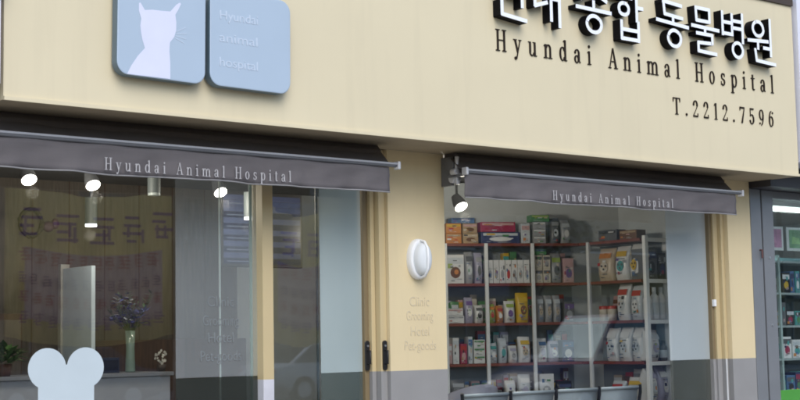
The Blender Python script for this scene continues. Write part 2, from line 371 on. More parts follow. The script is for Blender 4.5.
# raised Hangul letters, one part each: strokes in a unit cell, width w around a centre line
def stroke(pts, w, wz=None):
    wz = wz or w; q = []
    for (a, b) in zip(pts, pts[1:]):
        dx, dz = b[0]-a[0], b[1]-a[1]; L = math.hypot(dx, dz)
        nx, nz = -dz/L*w/2, dx/L*wz/2; ex, ez = dx/L*w*0.3, dz/L*wz*0.3
        q.append([(a[0]-nx-ex, a[1]-nz-ez), (b[0]-nx+ex, b[1]-nz+ez), (b[0]+nx+ex, b[1]+nz+ez), (a[0]+nx-ex, a[1]+nz-ez)])
    return q
def ring(cx, cz, rx, rz, w): return arc(cx, cz, rx, rz, 0, 360, w, w, 26)
LW = 0.032
def hangul(ch, w, h):
    X = lambda a: a*w
    Z = lambda b: b*h
    def st(*p, t=LW): return stroke([(X(a), Z(b)) for a, b in p], t)
    rg = lambda a, b, ra, rb: ring(X(a), Z(b), X(ra), Z(rb), LW)
    if ch == '현': return st((.2,.97),(.4,.97)) + st((.05,.84),(.58,.84)) + rg(.3,.58,.22,.15) + st((.58,.66),(.84,.66)) + st((.58,.5),(.84,.5)) + st((.86,1.0),(.86,.28)) + st((.2,.34),(.2,.08),(.98,.02))
    if ch == '대': return st((.12,.86),(.5,.88)) + st((.12,.86),(.12,.36),(.52,.46)) + st((.66,.95),(.66,.12)) + st((.66,.55),(.92,.55)) + st((.94,1.0),(.94,.02))
    if ch == '종': return st((.2,.95),(.82,.95)) + st((.52,.93),(.14,.68)) + st((.5,.86),(.88,.7)) + st((.5,.66),(.5,.52)) + st((.0,.5),(1.0,.48)) + rg(.5,.2,.25,.205)
    if ch == '합': return st((.24,1.0),(.44,1.0)) + st((.02,.88),(.62,.88)) + rg(.32,.63,.23,.16) + st((.8,1.0),(.8,.42)) + st((.8,.7),(1.02,.7)) + st((.22,.38),(.22,.02),(.84,.02)) + st((.84,.4),(.84,.0)) + st((.22,.21),(.84,.21))
    if ch == '동': return st((.2,.97),(.82,.93)) + st((.22,.97),(.25,.70),(.84,.66)) + st((.52,.68),(.52,.52)) + st((-.02,.55),(1.02,.49)) + rg(.55,.21,.25,.21)
    if ch == '물': return st((.18,.97),(.2,.70),(.72,.70),(.72,.97),(.16,.97)) + st((.0,.57),(1.08,.55)) + st((.52,.55),(.52,.44)) + st((.18,.42),(.8,.42),(.8,.24),(.24,.22),(.24,.04),(.96,.02))
    if ch == '병': return st((.08,1.0),(.08,.5)) + st((.46,.98),(.46,.52)) + st((.08,.53),(.46,.53)) + st((.08,.78),(.46,.78)) + st((.5,.84),(.84,.84)) + st((.5,.68),(.84,.68)) + st((.88,1.02),(.88,.38)) + rg(.66,.2,.25,.2)
    if ch == '원': return rg(.40,.77,.25,.20) + st((.0,.48),(.78,.52)) + st((.38,.50),(.38,.32)) + st((.6,.36),(.84,.36)) + st((.88,1.03),(.88,.2)) + st((.26,.3),(.3,.05),(1.04,.02))
cells = [('현',7.50,.335),('대',7.89,.335),('종',8.405,.41),('합',8.87,.34),('동',9.405,.40),('물',9.865,.345),('병',10.27,.355),('원',10.665,.38)]
for ch, x, w in cells:
    lb = MB(); e = 0
    for q in hangul(ch, w, 0.415):
        e += 1; lb.prism(q, -0.085 - (e % 9)*0.0004, 0.0, m_letter_white, m_letter_black)
    lb.build('raised_letter', fascia, loc=(x, 7.9995, 3.868), label='white faced letter ' + ch + ' with deep black sides')
t = serif_text(MB(), 'Hyundai Animal Hospital', 7.565, 11.135, 3.627, 0.172, 7.992, 7.9992, m_letter_brown).build('lettering', fascia, label='dark brown serif English name')
t = serif_text(MB(), 'T.2212.7596', 9.665, 11.115, 3.307, 0.148, 7.992, 7.9992, m_letter_brown, xs=0.9).build('lettering', fascia, label='dark brown phone number')
for o in list(fascia.children): pass

# pillars with a grey painted band at the foot
BZ = EYE - 0.242
for x0, x1 in ((3.53, 3.62), (6.905, 7.482), (11.075, 11.43)):
    mb = MB(); mb.box(x0, x1, 8.55, 8.80, BZ, FB - 0.001, m_pillar); mb.box(x0, x1, 8.55, 8.80, 0, BZ, m_band)
    pl = S('pillar', mb)
    if x0 == 6.905:
        for txt, z, wd in (('Clinic', 1.655, .20), ('Grooming', 1.545, .27), ('Hotel', 1.425, .19), ('Pet-goods', 1.315, .32)):
            font_text('lettering', txt, 0.105, 7.205, z, 8.5485, m_faint, pl, width=wd)
# pier returns in tan aluminium, beside the door and right of the right-hand window
def frame_part(name, boxes, parent, bevel=0.003, label=None):
    mb = MB()
    for b in boxes: mb.box(*b)
    return mb.build(name, parent, bevel=bevel, label=label)
def sub(name, label=None):   # Empty part
    o = bpy.data.objects.new(name, None); COL.objects.link(o); o.parent = shop; o.location = (-OX, -OY, 0); o.empty_display_size = .1
    if label: o['label'] = label
    return o
GY = 8.70
win1 = S('window', MB().box(3.615, 5.80, GY, GY + 0.010, 0.10, FB - 0.001, m_glass), label='wide left window with white bone sticker')
frame_part('frame', [(3.62, 5.792, 8.66, 8.74, 0.0, 0.098, m_tan), (5.793, 5.885, 8.625, 8.76, BZ - .03, FB - 0.002, m_tan), (5.793, 5.885, 8.625, 8.76, 0, BZ - .03, mat('white_grey_paint', (0.55, 0.55, 0.60), .5))], win1)
frame_part('pane_edge', [(5.497, 5.507, 8.735, 8.75, 0.10, FB - .003, mat('pale_glass_edge', (0.55, 0.62, 0.60), .7)), (5.765, 5.785, 8.745, 8.76, 0.10, FB - .003, mat('green_glass_edge', (0.16, 0.28, 0.25), .7))], win1)
def film(parent, x0, x1, op_top, op_bot, y, col=(0.62, 0.68, 0.70), dark=(0.035, 0.042, 0.038)):
    a = MB(); a.face([(x0, y, BZ), (x1, y, BZ), (x1, y, FB - .01), (x0, y, FB - .01)], film_mat('frosted_film', col, op_top)); a.build('frosted_film', parent)
    a = MB(); a.face([(x0, y, 0.1), (x1, y, 0.1), (x1, y, BZ - .003), (x0, y, BZ - .003)], film_mat('dark_film', dark, op_bot)); a.build('dark_film', parent)
film(win1, 5.113, 5.79, 0.28, 0.80, GY - 0.002, (0.56, 0.62, 0.65))
for txt, z, wd in (('Clinic', 1.655, .22), ('Grooming', 1.52, .30), ('Hotel', 1.40, .21), ('Pet-goods', 1.27, .34)):
    font_text('lettering', txt, 0.105, 5.48, z, GY - 0.004, m_film_text, win1, width=wd)
# bone sticker: two knobs above and below a straight shaft
bn = MB(); mb_w = mat('white_vinyl', (0.50, 0.575, 0.62), 0.5, 0.02)
bx, bz = 4.291, 1.262
pts = []
def arc_pts(cx, cz, r, a0, a1, n=22): return [(cx + r*math.cos(math.radians(a0+(a1-a0)*i/n)), cz + r*math.sin(math.radians(a0+(a1-a0)*i/n))) for i in range(n+1)]
pts = arc_pts(bx + .136, bz - .012, .134, -62, 170) + arc_pts(bx - .136, bz - .012, .134, 10, 242)
low = bz - 0.95
pts += arc_pts(bx - .136, low + .012, .134, 118, 350) + arc_pts(bx + .136, low + .012, .134, 190, 422)
bn.prism(pts, GY - 0.0035, GY - 0.001, mb_w)
bn.build('bone_sticker', win1, label='white dog bone shaped sticker')

door = S('glass_door', MB().box(5.88, 6.762, GY, GY + 0.010, 0.10, FB - 0.001, m_glass), label='sliding glass door beside the pillar')
frame_part('frame', [(5.888, 6.755, 8.68, 8.735, 0, 0.098, m_tan), (6.80, 6.838, 8.64, 8.76, BZ, FB - .003, m_tan), (6.842, 6.903, 8.585, 8.79, BZ, FB - .003, m_tan),
                     (6.80, 6.838, 8.64, 8.76, 0, BZ, m_band), (6.842, 6.903, 8.585, 8.79, 0, BZ, m_band), (6.838, 6.842, 8.65, 8.75, 0, FB - .003, m_tan_dark)], door)
frame_part('seal', [(6.757, 6.798, 8.675, 8.75, 0, FB - .003, m_tan_dark)], door)
frame_part('pane_edge', [(6.338, 6.352, 8.712, 8.73, 0.10, FB - .003, mat('dark_pane_edge', (.05, .06, .06), .4))], door)
film(door, 6.357, 6.75, 0.58, 0.66, GY - 0.002, (0.58, 0.70, 0.72), (0.10, 0.13, 0.125))
def handle(x, y, parent, z0=1.165, z1=1.392):
    h = MB(); r = .019
    h.prism(arc_pts(x, z1 - r, r, 0, 180, 8) + arc_pts(x, z0 + r, r, 180, 360, 8), y - .014, y, m_black)
    h.tube([(x, y - .014, z1 - .04), (x, y - .02, z1 - .04)], .008, m_chrome, 10)
    h.tube([(x, y - .014, z0 + .05), (x, y - .045, z0 + .05), (x, y - .045, z1 - .075), (x, y - .014, z1 - .075)], .006, m_black, 8)
    return h.build('handle', parent)
handle(6.772, 8.672, door); handle(6.873, 8.584, door)
st = MB()
for k, (c, dz, dx) in enumerate((((.55,.12,.06), .115, .018), ((.12,.35,.4), .05, .02), ((.6,.6,.62), .085, .0), ((.75,.35,.1), .145, .01))):
    st.prism(arc_pts(6.787 + dx*.5, 1.19 + dz, .019, 0, 360, 10)[:-1], 8.6700 - k*.0004, 8.674, mat('sticker_ink', c))
st.build('sticker', door, label='small coloured sticker by the door handle')

win2 = S('window', MB().box(7.475, 10.932, GY, GY + 0.010, 0.10, FB - 0.001, m_glass), label='right window in front of the product shelves')
frame_part('frame', [(7.484, 10.925, 8.66, 8.74, 0, 0.098, m_tan), (10.926, 10.965, 8.66, 8.76, BZ, FB - .003, m_tan_dark), (10.966, 11.03, 8.64, 8.77, BZ, FB - .003, m_tan), (11.031, 11.073, 8.60, 8.79, BZ, FB - .003, m_tan),
                     (10.926, 10.965, 8.66, 8.76, 0, BZ, m_band), (10.966, 11.03, 8.64, 8.77, 0, BZ, m_band), (11.031, 11.073, 8.60, 8.79, 0, BZ, m_band), (11.03, 11.036, 8.585, 8.6, 0.0, BZ, m_white)], win2)
frame_part('sensor', [(10.935, 10.967, 8.63, 8.66, 1.655, 1.72, m_white)], win2)
film(win2, 10.345, 10.922, 0.66, 0.70, GY - 0.002, (0.58, 0.65, 0.67), (0.085, 0.095, 0.085))

# interior shell
S('interior_floor', MB().box(3.53, 11.43, 8.83, 13.2, -0.05, 0.02, m_floor))
S('interior_ceiling', MB().box(3.53, 11.43, 8.76, 13.2, 3.02, 3.1, m_ceiling))
S('roof', MB().box(3.53, 11.47, 8.55, 13.3, 4.3, 4.4, m_cap))
S('interior_wall', MB().box(3.4, 3.52, 8.56, 13.3, 0, 4.3, m_wood_wall), label='brown left wall of the shop')
S('interior_wall', MB().box(11.44, 11.46, 8.56, 13.3, 0, 4.3, m_wall_white), label='pale right wall of the shop')
bw = MB(); bw.box(3.53, 8.4, 13.0, 13.1, 0.02, 3.02, m_wood_wall); bw.box(8.4, 11.43, 13.0, 13.1, 0.02, 3.02, m_wall_white)
for i in range(12): bw.box(3.7 + i*.39, 3.71 + i*.39, 12.996, 13.0, .02, 3.02, m_wood_dark)
S('interior_wall', bw, label='back wall of the shop, wood panelled on its left')
part_w = S('partition', MB().box(0, 2.36, 0, .06, 0, 3.0, m_wall_white))
part_w.location = (9.30 - OX, 11.26 - OY, 0); part_w.rotation_euler = (0, 0, math.radians(-25.1))
S('upper_wall', MB().box(3.53, 11.43, 8.56, 8.66, FB + .01, 4.3, m_soffit))

# ------------------------------------------------------------------ blue plates on the fascia
def rrect(x0, x1, z0, z1, r): return arc_pts(x1-r, z1-r, r, 0, 90, 8) + arc_pts(x0+r, z1-r, r, 90, 180, 8) + arc_pts(x0+r, z0+r, r, 180, 270, 8) + arc_pts(x1-r, z0+r, r, 270, 360, 8)
def plate(x0, z0, label):
    p = thing('sign_plate', label, 'sign', (x0, 7.998, z0), 0, 'blue square plates on the fascia')
    b = MB(); b.prism(rrect(0, .645, 0, .65, .085), -.085, -.012, m_plate, m_plate_side, True); b.build('panel', p, bevel=.008)
    for bx_, bz_ in ((.15, .15), (.5, .15), (.15, .5), (.5, .5)): MB().tube([(bx_, -.012, bz_), (bx_, 0, bz_)], .02, m_alu).build('spacer', p)
    return p
p1 = plate(4.235, 3.082, 'pale blue rounded square plate with a white cat silhouette on the cream fascia')
p1.rotation_euler = (0, math.radians(0.8), 0)
cat4 = [(68,298),(85,260),(110,222),(138,190),(128,160),(122,130),(118,100),(122,72),(112,40),(112,10),(118,8),(136,38),(165,36),(205,40),(238,42),(262,14),(276,6),(280,12),(268,38),(258,55),(262,85),(262,118),(254,145),(238,166),(236,200),(240,250),(241,313)]
poly = []
for a, b in cat4:
    X, z = P(110 + a/4, b/4, 7.912); poly.append((X - 4.235, max(.006, z - 3.082)))
cb = MB()
# triangulate via fan from an interior spine: head and body split
from mathutils.geometry import tessellate_polygon
tris = tessellate_polygon([[Vector((x, 0, z)) for x, z in poly]])
for tr in tris:
    q = [poly[i] for i in tr]
    a = (q[1][0]-q[0][0])*(q[2][1]-q[0][1]) - (q[2][0]-q[0][0])*(q[1][1]-q[0][1])
    if a < 0: q = q[::-1]
    cb.face([(x, -.0868, z) for x, z in q], m_cat)
for (a, b, c, d) in ((262,122,300,104),(262,130,304,128),(260,138,302,150),(258,146,296,168)):
    q = []
    for (u_, v_) in ((a,b),(c,d),(c,d+3),(a,b+3)):
        X, z = P(110 + u_/4, v_/4, 7.912); q.append((X - 4.235, z - 3.082))
    cb.prism(q, -.0866, -.0853, m_plate_text)
cb.build('cat_silhouette', p1)
p2 = plate(4.912, 3.078, 'pale blue rounded square plate with faint white words on the cream fascia')
p2.rotation_euler = (0, math.radians(0.6), 0)
for txt, z in (('Hyundai', .45), ('animal', .30), ('hospital', .135)):
    font_text('lettering', txt, .088, .07, z, -.0858, m_plate_text, p2, align='LEFT', width=.30)

# ------------------------------------------------------------------ awnings
def awning(x0, x1, label, tx0, tx1, cap, in0=.0, in1=.075):
    a = thing('awning', label, 'awning', (x0, 8.54, 2.55), 0, 'retracted canvas awnings')
    L = x1 - x0; Z = lambda z: z - 2.55; Y = lambda y: y - 8.54
    c = MB()
    prof = [(8.535, 2.862), (8.40, 2.862), (8.36, 2.82), (8.36, 2.74), (8.40, 2.70), (8.535, 2.70)]
    n = len(prof)
    v = [(0.09, Y(y), Z(z)) for y, z in prof] + [(L - .02, Y(y), Z(z)) for y, z in prof]
    c.raw(v, [tuple(range(n)), tuple(range(2*n - 1, n - 1, -1))] + [(i, n + i, n + (i+1) % n, (i+1) % n) for i in range(n)], m_awn_dark)
    c.build('cassette', a)
    k = MB(); K = 44
    def sag(t): return 0.004*math.sin(7*t) + .003*math.sin(17*t + 1)
    top = [(0.01 + (L-.02)*i/K, Y(8.37), Z(2.80) + sag(i/K*3)*1.5) for i in range(K+1)]
    mid = [(0.01 + (L-.02)*i/K, Y(8.28), Z(2.735) - .012 + sag(i/K*5 + 1)) for i in range(K+1)]
    bot = [(0.01 + (L-.02)*i/K, Y(8.205), Z(2.702)) for i in range(K+1)]
    k.raw(top + mid + bot, [(i, i+1, K+2+i, K+1+i)[::-1] for i in range(K)] + [(K+1+i, K+2+i, 2*K+3+i, 2*K+2+i)[::-1] for i in range(K)], m_awn_dark, True)
    k.build('canopy', a)
    f = MB(); f.tube([(0, Y(8.195), Z(2.69)), (L, Y(8.195), Z(2.69))], .017, m_alu_dark, 12); f.box(0, L, Y(8.172), Y(8.19), Z(2.692), Z(2.707), mat('front_bar_highlight', (.36, .36, .375), .4, .04, 4, metal=.2))  # pale strip along the dark bar paints its highlight
    f.build('front_bar', a, bevel=.002)
    for xx in (0, L): MB().box(xx - .012, xx + .012, Y(8.163), Y(8.222), Z(2.658), Z(2.718), m_alu).build('end_cap', a, bevel=.006)
    va = MB(); rows = 6
    grid = []
    for j in range(rows + 1):
        for i in range(K*2 + 1):
            t = i/(K*2); s = j/rows
            grid.append((in0 + (L - in0 - in1)*t, Y(8.196) + s*(.012*math.sin(t*23) + .010*math.sin(t*51 + 1) + .005*math.sin(t*97 + 4*s)) + .004*math.sin(t*40 + s*9), Z(2.672) - s*.187 + s*(.003*math.sin(t*15) + .002*math.sin(t*37))))
    q = K*2 + 1
    va.raw(grid, [(j*q+i, (j+1)*q+i, (j+1)*q+i+1, j*q+i+1) for j in range(rows) for i in range(K*2)], m_awn, True)
    vo = va.build('valance', a); so = vo.modifiers.new('thick', 'SOLIDIFY'); so.thickness = .003; so.offset = -1
    hm = MB(); hm.tube([(grid[rows*q+i][0], grid[rows*q+i][1], grid[rows*q+i][2]) for i in range(q)], .0055, mat('grey_piping', (0.25, 0.245, 0.25), .6), 6); hm.build('hem', vo)
    tx = MB()
    serif_text(tx, 'Hyundai Animal Hospital', tx0 - x0, tx1 - x0, Z(2.508), cap, Y(8.1745), Y(8.1765), m_awn_text, xs=.80)
    tx.build('lettering', vo)
    for xx in (.35, L - .35):
        ar = MB(); ar.tube([(xx, Y(8.42), Z(2.70)), (xx + (.25 if xx < 1 else -.25), Y(8.32), Z(2.69)), (xx, Y(8.21), Z(2.685))], .016, m_alu_dark, 8); ar.build('arm', a)
    br = MB()
    br.box(.055, .085, Y(8.42), Y(8.54), Z(2.60), Z(2.83), m_alu_dark); br.tube([(.02, Y(8.40), Z(2.76)), (.09, Y(8.40), Z(2.76))], .045, m_alu_dark, 14)
    br.tube([(.02, Y(8.38), Z(2.65)), (.09, Y(8.38), Z(2.65))], .036, m_alu, 12); br.box(.0, .05, Y(8.21), Y(8.40), Z(2.655), Z(2.675), m_alu_dark)
    br.tube([(.04, Y(8.33), Z(2.82)), (.03, Y(8.33), Z(2.72)), (.045, Y(8.33), Z(2.60))], [.018, .012, .02], m_alu, 8); br.tube([(.02, Y(8.37), Z(2.70)), (.02, Y(8.31), Z(2.70))], .026, m_alu, 12); br.box(.0, .05, Y(8.30), Y(8.36), Z(2.66), Z(2.69), m_alu)
    br.build('bracket', a, bevel=.003)
    return a
awning(3.42, 6.715, 'left taupe awning with white lettering over the door and bone sticker window', 4.29, 5.74, .080)
awning(7.395, 10.83, 'right taupe awning with white lettering over the window of product shelves', 8.335, 9.84, .078)

# ------------------------------------------------------------------ bulkhead lamp
wlp = thing('wall_lamp', 'white oval bulkhead lamp on the cream pillar between the two windows', 'lamp', (7.185, 8.55, 2.018))
def oval(rx, rz, n=32): return [(rx*math.cos(2*math.pi*i/n), rz*math.sin(2*math.pi*i/n)) for i in range(n)]
def oval_loft(mb, rings, mt, n=32):
    v = []; 
    for rx, rz, y in rings: v += [(x, y, z) for x, z in oval(rx, rz, n)]
    f = [(i*n+k, (i+1)*n+k, (i+1)*n+(k+1)%n, i*n+(k+1)%n)[::-1] for i in range(len(rings)-1) for k in range(n)]
    mb.raw(v, f, mt, True); mb.face(v[-n:], mt, True)
mb = MB(); oval_loft(mb, [(.103,.158,0),(.105,.16,-.02),(.101,.155,-.05),(.09,.143,-.058),(.078,.13,-.055)], m_white); mb.build('base', wlp)
m_diff = mat('frosted_diffuser', (0.66, 0.69, 0.71), 0.55, 0.03)
mb = MB(); oval_loft(mb, [(.078,.13,-.05),(.075,.126,-.085),(.06,.108,-.115),(.034,.07,-.128),(.006,.02,-.131)], m_diff); mb.build('diffuser', wlp)
mb = MB()
for dx in (0,): mb.tube([(dx, -.045, .145), (dx, -.10, .132), (dx, -.134, .08), (dx, -.142, 0), (dx, -.134, -.08), (dx, -.10, -.132), (dx, -.045, -.145)], .011, m_white, 8)

mb.build('guard', wlp)

# ------------------------------------------------------------------ shelves and the goods on them
LEVELS = [0.34, 0.74, 1.14, 1.545, 1.945, 2.35]     # tops of the boards
def shelf(name, label, loc, rotz, length, depth, posts, tops, back=True):
    s = thing(name, label, 'shelf', (loc[0], loc[1], 0.02), rotz, 'white steel shelving with red brown boards')
    for p in posts:
        MB().box(p - .017, p + .017, -.02, .012, 0, LEVELS[-1] - .022, m_white_metal).build('post', s, bevel=.003)
    for z in tops:
        MB().box(0, length, 0, depth, z - .02 - .028, z - .02, m_red_board).build('board', s, bevel=.002)
    if back: MB().box(0, length, depth + .003, depth + .015, 0, LEVELS[-1] - .05, m_back).build('back_panel', s)
    return s
LA = math.radians(-25.1); LO = Vector((9.18, 10.926)); LD = Vector((math.cos(LA), math.sin(LA))); LN = Vector((-math.sin(LA), math.cos(LA)))
def s_left(px):      # distance along the left unit's front seen at a photo column
    d = Vector((px - 400, -100, F)); a = Vector((d.dot(U), d.dot(N)))
    # t*a = LO + s*LD
    det = a.x*(-LD.y) + LD.x*a.y
    t = (LO.x*(-LD.y) + LD.x*LO.y)/det
    return (a*t - LO).dot(LD)
RX, RY = 10.75, 10.2
def s_right(px):
    d = Vector((px - 400, -100, F)); a = Vector((d.dot(U), d.dot(N)))
    return RY - a.y*RX/a.x
shelf('product_shelf', 'long product shelf along the back wall, starting beside the cream pillar', LO, LA, s_left(577) + .07, .32, [s_left(446), s_left(487), s_left(533.5)], LEVELS)
SR = .85
shelf('product_shelf', 'short product shelf turned towards the pillar, carrying large pet food bags', (RX, RY), math.radians(-90), SR - .02, .32, [s_right(590)], LEVELS, back=True)
es = thing('display_rack', 'narrow white rack facing the street at the end of the right shelves', 'shelf', (10.745, 9.30, .02))
MB().box(-.022, .024, -.02, .02, 0, LEVELS[-1] - .0, m_white).build('post', es, bevel=.003)
MB().box(.337, .357, .0, .024, 0, LEVELS[-1] - .0, m_white).build('post', es, bevel=.003)
MB().box(.345 - .01, .345 + .01, .025, .33, 0, LEVELS[-1] - .03, m_white_metal).build('side_panel', es)
for z in LEVELS:
    b = MB(); b.box(.026, .336, -.018, .012, z - .06, z - .022, m_white); b.box(.026, .319, .014, .32, z - .05, z - .022, m_red_board); b.build('board', es, bevel=.002)

def colmat(c, rough=.45, nm='printed_card'): return mat(nm, c, rough, .06, 9)
C = dict(white=(.62,.63,.64), cream=(.55,.50,.42), orange=(.52,.20,.045), tan=(.36,.25,.14), crimson=(.30,.022,.07), navy=(.025,.035,.11), blue=(.06,.14,.30),
         grey=(.30,.31,.33), dgrey=(.10,.105,.115), pink=(.48,.30,.30), yellow=(.55,.36,.03), lime=(.30,.40,.10), purple=(.13,.07,.24), green=(.07,.22,.09), teal=(.06,.30,.30), red=(.40,.03,.025),
         black=(.015,.015,.017), brown=(.13,.055,.022), pale=(.48,.52,.56), beige=(.48,.39,.29), lav=(.34,.33,.44))
def prints(mb, w, h, y, accent, rnd, n=9):
    """printed patches on a front face, each a hair in front of the last"""
    e = 0
    def patch(x0, x1, z0, z1, c):
        nonlocal e; e += 1
        mb.face([(x0, y - e*.0004, z0), (x1, y - e*.0004, z0), (x1, y - e*.0004, z1), (x0, y - e*.0004, z1)], colmat(c))
    if accent: patch(-w*.5*.9, w*.5*.9, h*.68, h*.9, accent[0])
    if len(accent) > 1:
        e += 1; mb.face([(w*.30*math.cos(t*.524), y - e*.0004, h*.38 + h*.20*math.sin(t*.524)) for t in range(12)], colmat(accent[1]))
    if len(accent) > 2:
        e += 1; mb.face([(w*.05 + w*.13*math.cos(t*.785), y - e*.0004, h*.40 + h*.09*math.sin(t*.785)) for t in range(8)], colmat(accent[2]))
    for i in range(3):
        a = rnd.uniform(-.46, .2)*w; L = rnd.uniform(.12, .3)*w; z = h*rnd.uniform(.05, .75)
        patch(a, min(a + L, w*.47), z, z + h*rnd.uniform(.06, .18), rnd.choice(list(C.values())))
    for i in range(n):
        a = rnd.uniform(-.42, .1)*w; L = rnd.uniform(.1, .32)*w; z = h*rnd.choice((.08, .14, .2, .6, .64, .78))
        patch(a, a + L, z, z + h*.028, rnd.choice([C['dgrey'], C['grey'], accent[0] if accent else C['blue'], C['white']]))
def carton(w, d, h, body, accent=(), seed=0):
    mb = MB(); mb.box(-w/2, w/2, 0, d, 0, h, colmat(body)); prints(mb, w, h, -.0005, accent, random.Random(seed)); return mb
def bag(w, d, h, body, accent=(), seed=0, crimp=True):
    mb = MB(); rnd = random.Random(seed); mt = colmat(body, .35, 'printed_foil'); K, J = 16, 9; v = []
    for j in range(J + 1):
        s = j/J; th = (math.sin(math.pi*min(1, .12 + s*.88))**.5)*(1 - s*.25) if s < 1 else 0.02
        th = max(th, .05); ww = w/2*(1 - .05*math.sin(math.pi*s)) * (1 if s > .06 else .95)
        for k in range(K):
            a = 2*math.pi*k/K; ca, sa = math.cos(a), math.sin(a)
            x = ww*math.copysign(abs(ca)**.45, ca); yy = d/2*th*math.copysign(abs(sa)**.75, sa)
            v.append((x + rnd.uniform(-.002, .002), d/2 + yy + rnd.uniform(-.003, .003), h*s + (rnd.uniform(-.004, .004) if j else 0)))
    f = [(j*K+k, j*K+(k+1)%K, (j+1)*K+(k+1)%K, (j+1)*K+k) for j in range(J) for k in range(K)]
    mb.raw(v, f, mt, True); mb.face(v[-K:], mt); mb.face(v[:K][::-1], mt)
    # print follows the belly: patches a few mm proud of it
    def belly(s):
        th = max((math.sin(math.pi*min(1, .12 + s*.88))**.5)*(1 - s*.25), .05) if s < 1 else .05
        return d/2 - d/2*th - .005
    def patch(x0, x1, s0, s1, c, e):
        mb.face([(x0, belly(s0) - e, h*s0), (x1, belly(s0) - e, h*s0), (x1, belly(s1) - e, h*s1), (x0, belly(s1) - e, h*s1)], colmat(c))
    if accent:
        for s0, s1 in ((.70, .78), (.78, .86)): patch(-w*.36, w*.36, s0, s1, accent[0], .0008)
    if len(accent) > 1:
        e = .0016
        mb.face([(w*.24*math.cos(t*.524), belly(.42 + .16*math.sin(t*.524)) - e, h*(.42 + .16*math.sin(t*.524))) for t in range(12)], colmat(accent[1]))
    if len(accent) > 2:
        for sx in (-.12, .12): mb.face([(w*sx + w*.05*math.cos(t*.785), belly(.46) - .006, h*(.46 + .035*math.sin(t*.785))) for t in range(8)], colmat(accent[2]))
        mb.face([(w*.06*math.cos(t*.785), belly(.36) - .006, h*(.36 + .03*math.sin(t*.785))) for t in range(8)], colmat(accent[2]))
    for i in range(3):
        s0 = rnd.uniform(.08, .6); a = rnd.uniform(-.4, .15)*w; patch(a, a + rnd.uniform(.1, .24)*w, s0, s0 + rnd.uniform(.05, .11), rnd.choice(list(C.values())), .0009 + i*.0002)
    for i in range(7):
        s0 = rnd.choice((.1, .15, .2, .62)); a = rnd.uniform(-.34, .05)*w; patch(a, a + rnd.uniform(.1, .28)*w, s0, s0 + .022, rnd.choice([C['dgrey'], C['grey'], C['blue']]), .0024)
    return mb
def bottle(r, h, body, capc, seed=0):
    mb = MB(); mb.lathe([(0, 0), (r*.95, 0), (r, .01), (r, h*.62), (r*.92, h*.70), (r*.42, h*.80), (r*.40, h*.84)], colmat(body, .25, 'plastic_bottle'), (0, r, 0))
    mb.lathe([(r*.46, h*.84), (r*.46, h*.99), (r*.4, h), (0, h)], colmat(capc, .35, 'plastic_cap'), (0, r, 0)); mb.lathe([(r*1.004, h*.15), (r*1.004, h*.52)], colmat(C['pale']), (0, r, 0)); return mb
def tin(r, h, body, lid, seed=0):
    mb = MB(); mb.lathe([(0, 0), (r, 0), (r, h*.8)], colmat(body), (0, r, 0)); mb.lathe([(r*1.03, h*.78), (r*1.03, h*.97), (r*.95, h), (0, h)], colmat(lid, .35, 'plastic_lid'), (0, r, 0)); return mb
NAMES = {carton: ('product_carton', 'carton'), bag: ('pet_food_bag', 'bag'), bottle: ('plastic_bottle', 'bottle'), tin: ('lidded_tin', 'tin')}
def unit_pos(unit, s, depth):
    if unit == 'L': p = LO + LD*s + LN*depth; return p.x, p.y, LA
    if unit == 'R': return RX + depth, RY - s, math.radians(-90)
    return 10.745 + s, 9.30 + depth, 0
seed = [0]
def goods(kind, unit, lvl, p0, p1, h, body, accent, label, group=None, lift=0.0, depth=.03, d=.14, tilt=0):
    seed[0] += 1
    f = {'L': s_left, 'R': s_right, 'E': lambda px: (px - 643.)/(667. - 643.)*.385}[unit]
    s0, s1 = f(p0), f(p1); w = abs(s1 - s0)*.96; s = (s0 + s1)/2
    x, y, rz = unit_pos(unit, s, depth)
    cols = tuple(C[a] for a in accent)
    if kind in (carton, bag): mb = kind(w, d, h, C[body], cols, seed[0])
    else: mb = kind(w/2, h, C[body], cols[0] if cols else C['white'], seed[0])
    n, c = NAMES[kind]
    o = mb.build(n, None, (x, y, LEVELS[lvl] + .0012 + lift), rz, bevel=.003 if kind is carton else 0)
    if tilt: o.rotation_euler = (0, tilt, rz)
    return tag(o, label, c, group)
TOP, R1, R2, R3, R4 = 5, 4, 3, 2, 1
# top of the left unit
A = 'on top of the shelf beside the pillar'
goods(carton,'L',TOP,448,464,.10,'orange',('tan',),'lower orange carton '+A)
goods(carton,'L',TOP,465,481,.10,'tan',('beige','brown'),'lower tan carton '+A)
goods(carton,'L',TOP,448,464,.10,'orange',('yellow',),'upper orange carton '+A,lift=.102)
goods(carton,'L',TOP,465,480,.10,'tan',('pink','brown'),'upper tan carton '+A,lift=.102)
goods(carton,'L',TOP,454,478,.055,'blue',('navy',),'flat blue box lying on the orange and tan cartons',lift=.204,depth=.04)
goods(carton,'L',TOP,483,523,.115,'navy',('pale','white'),'long navy carton under the crimson one on top of the shelf')
goods(carton,'L',TOP,482.5,519,.10,'crimson',('pink','crimson'),'long crimson carton lying on the navy one on top of the shelf',lift=.117)
goods(carton,'L',TOP,524,533,.20,'pale',('pink',),'upright pale carton between the navy carton and the green tray pile')
for k in range(3): goods(carton,'L',TOP,536,549,.072,'grey',('white',),['lowest','middle','topmost'][k]+' grey carton of the pile of three under the green box',lift=k*.0735)
goods(carton,'L',TOP,534,553,.07,'green',('lime',),'flat green box lying on the pile of three grey cartons',lift=.222)
goods(bag,'L',TOP,554,564,.26,'dgrey',('grey','pale'),'dark grey bag right of the green box on top of the shelf')
goods(bag,'L',TOP,564.5,575,.24,'grey',('pale','white'),'light grey bag at the inner corner on top of the shelf')
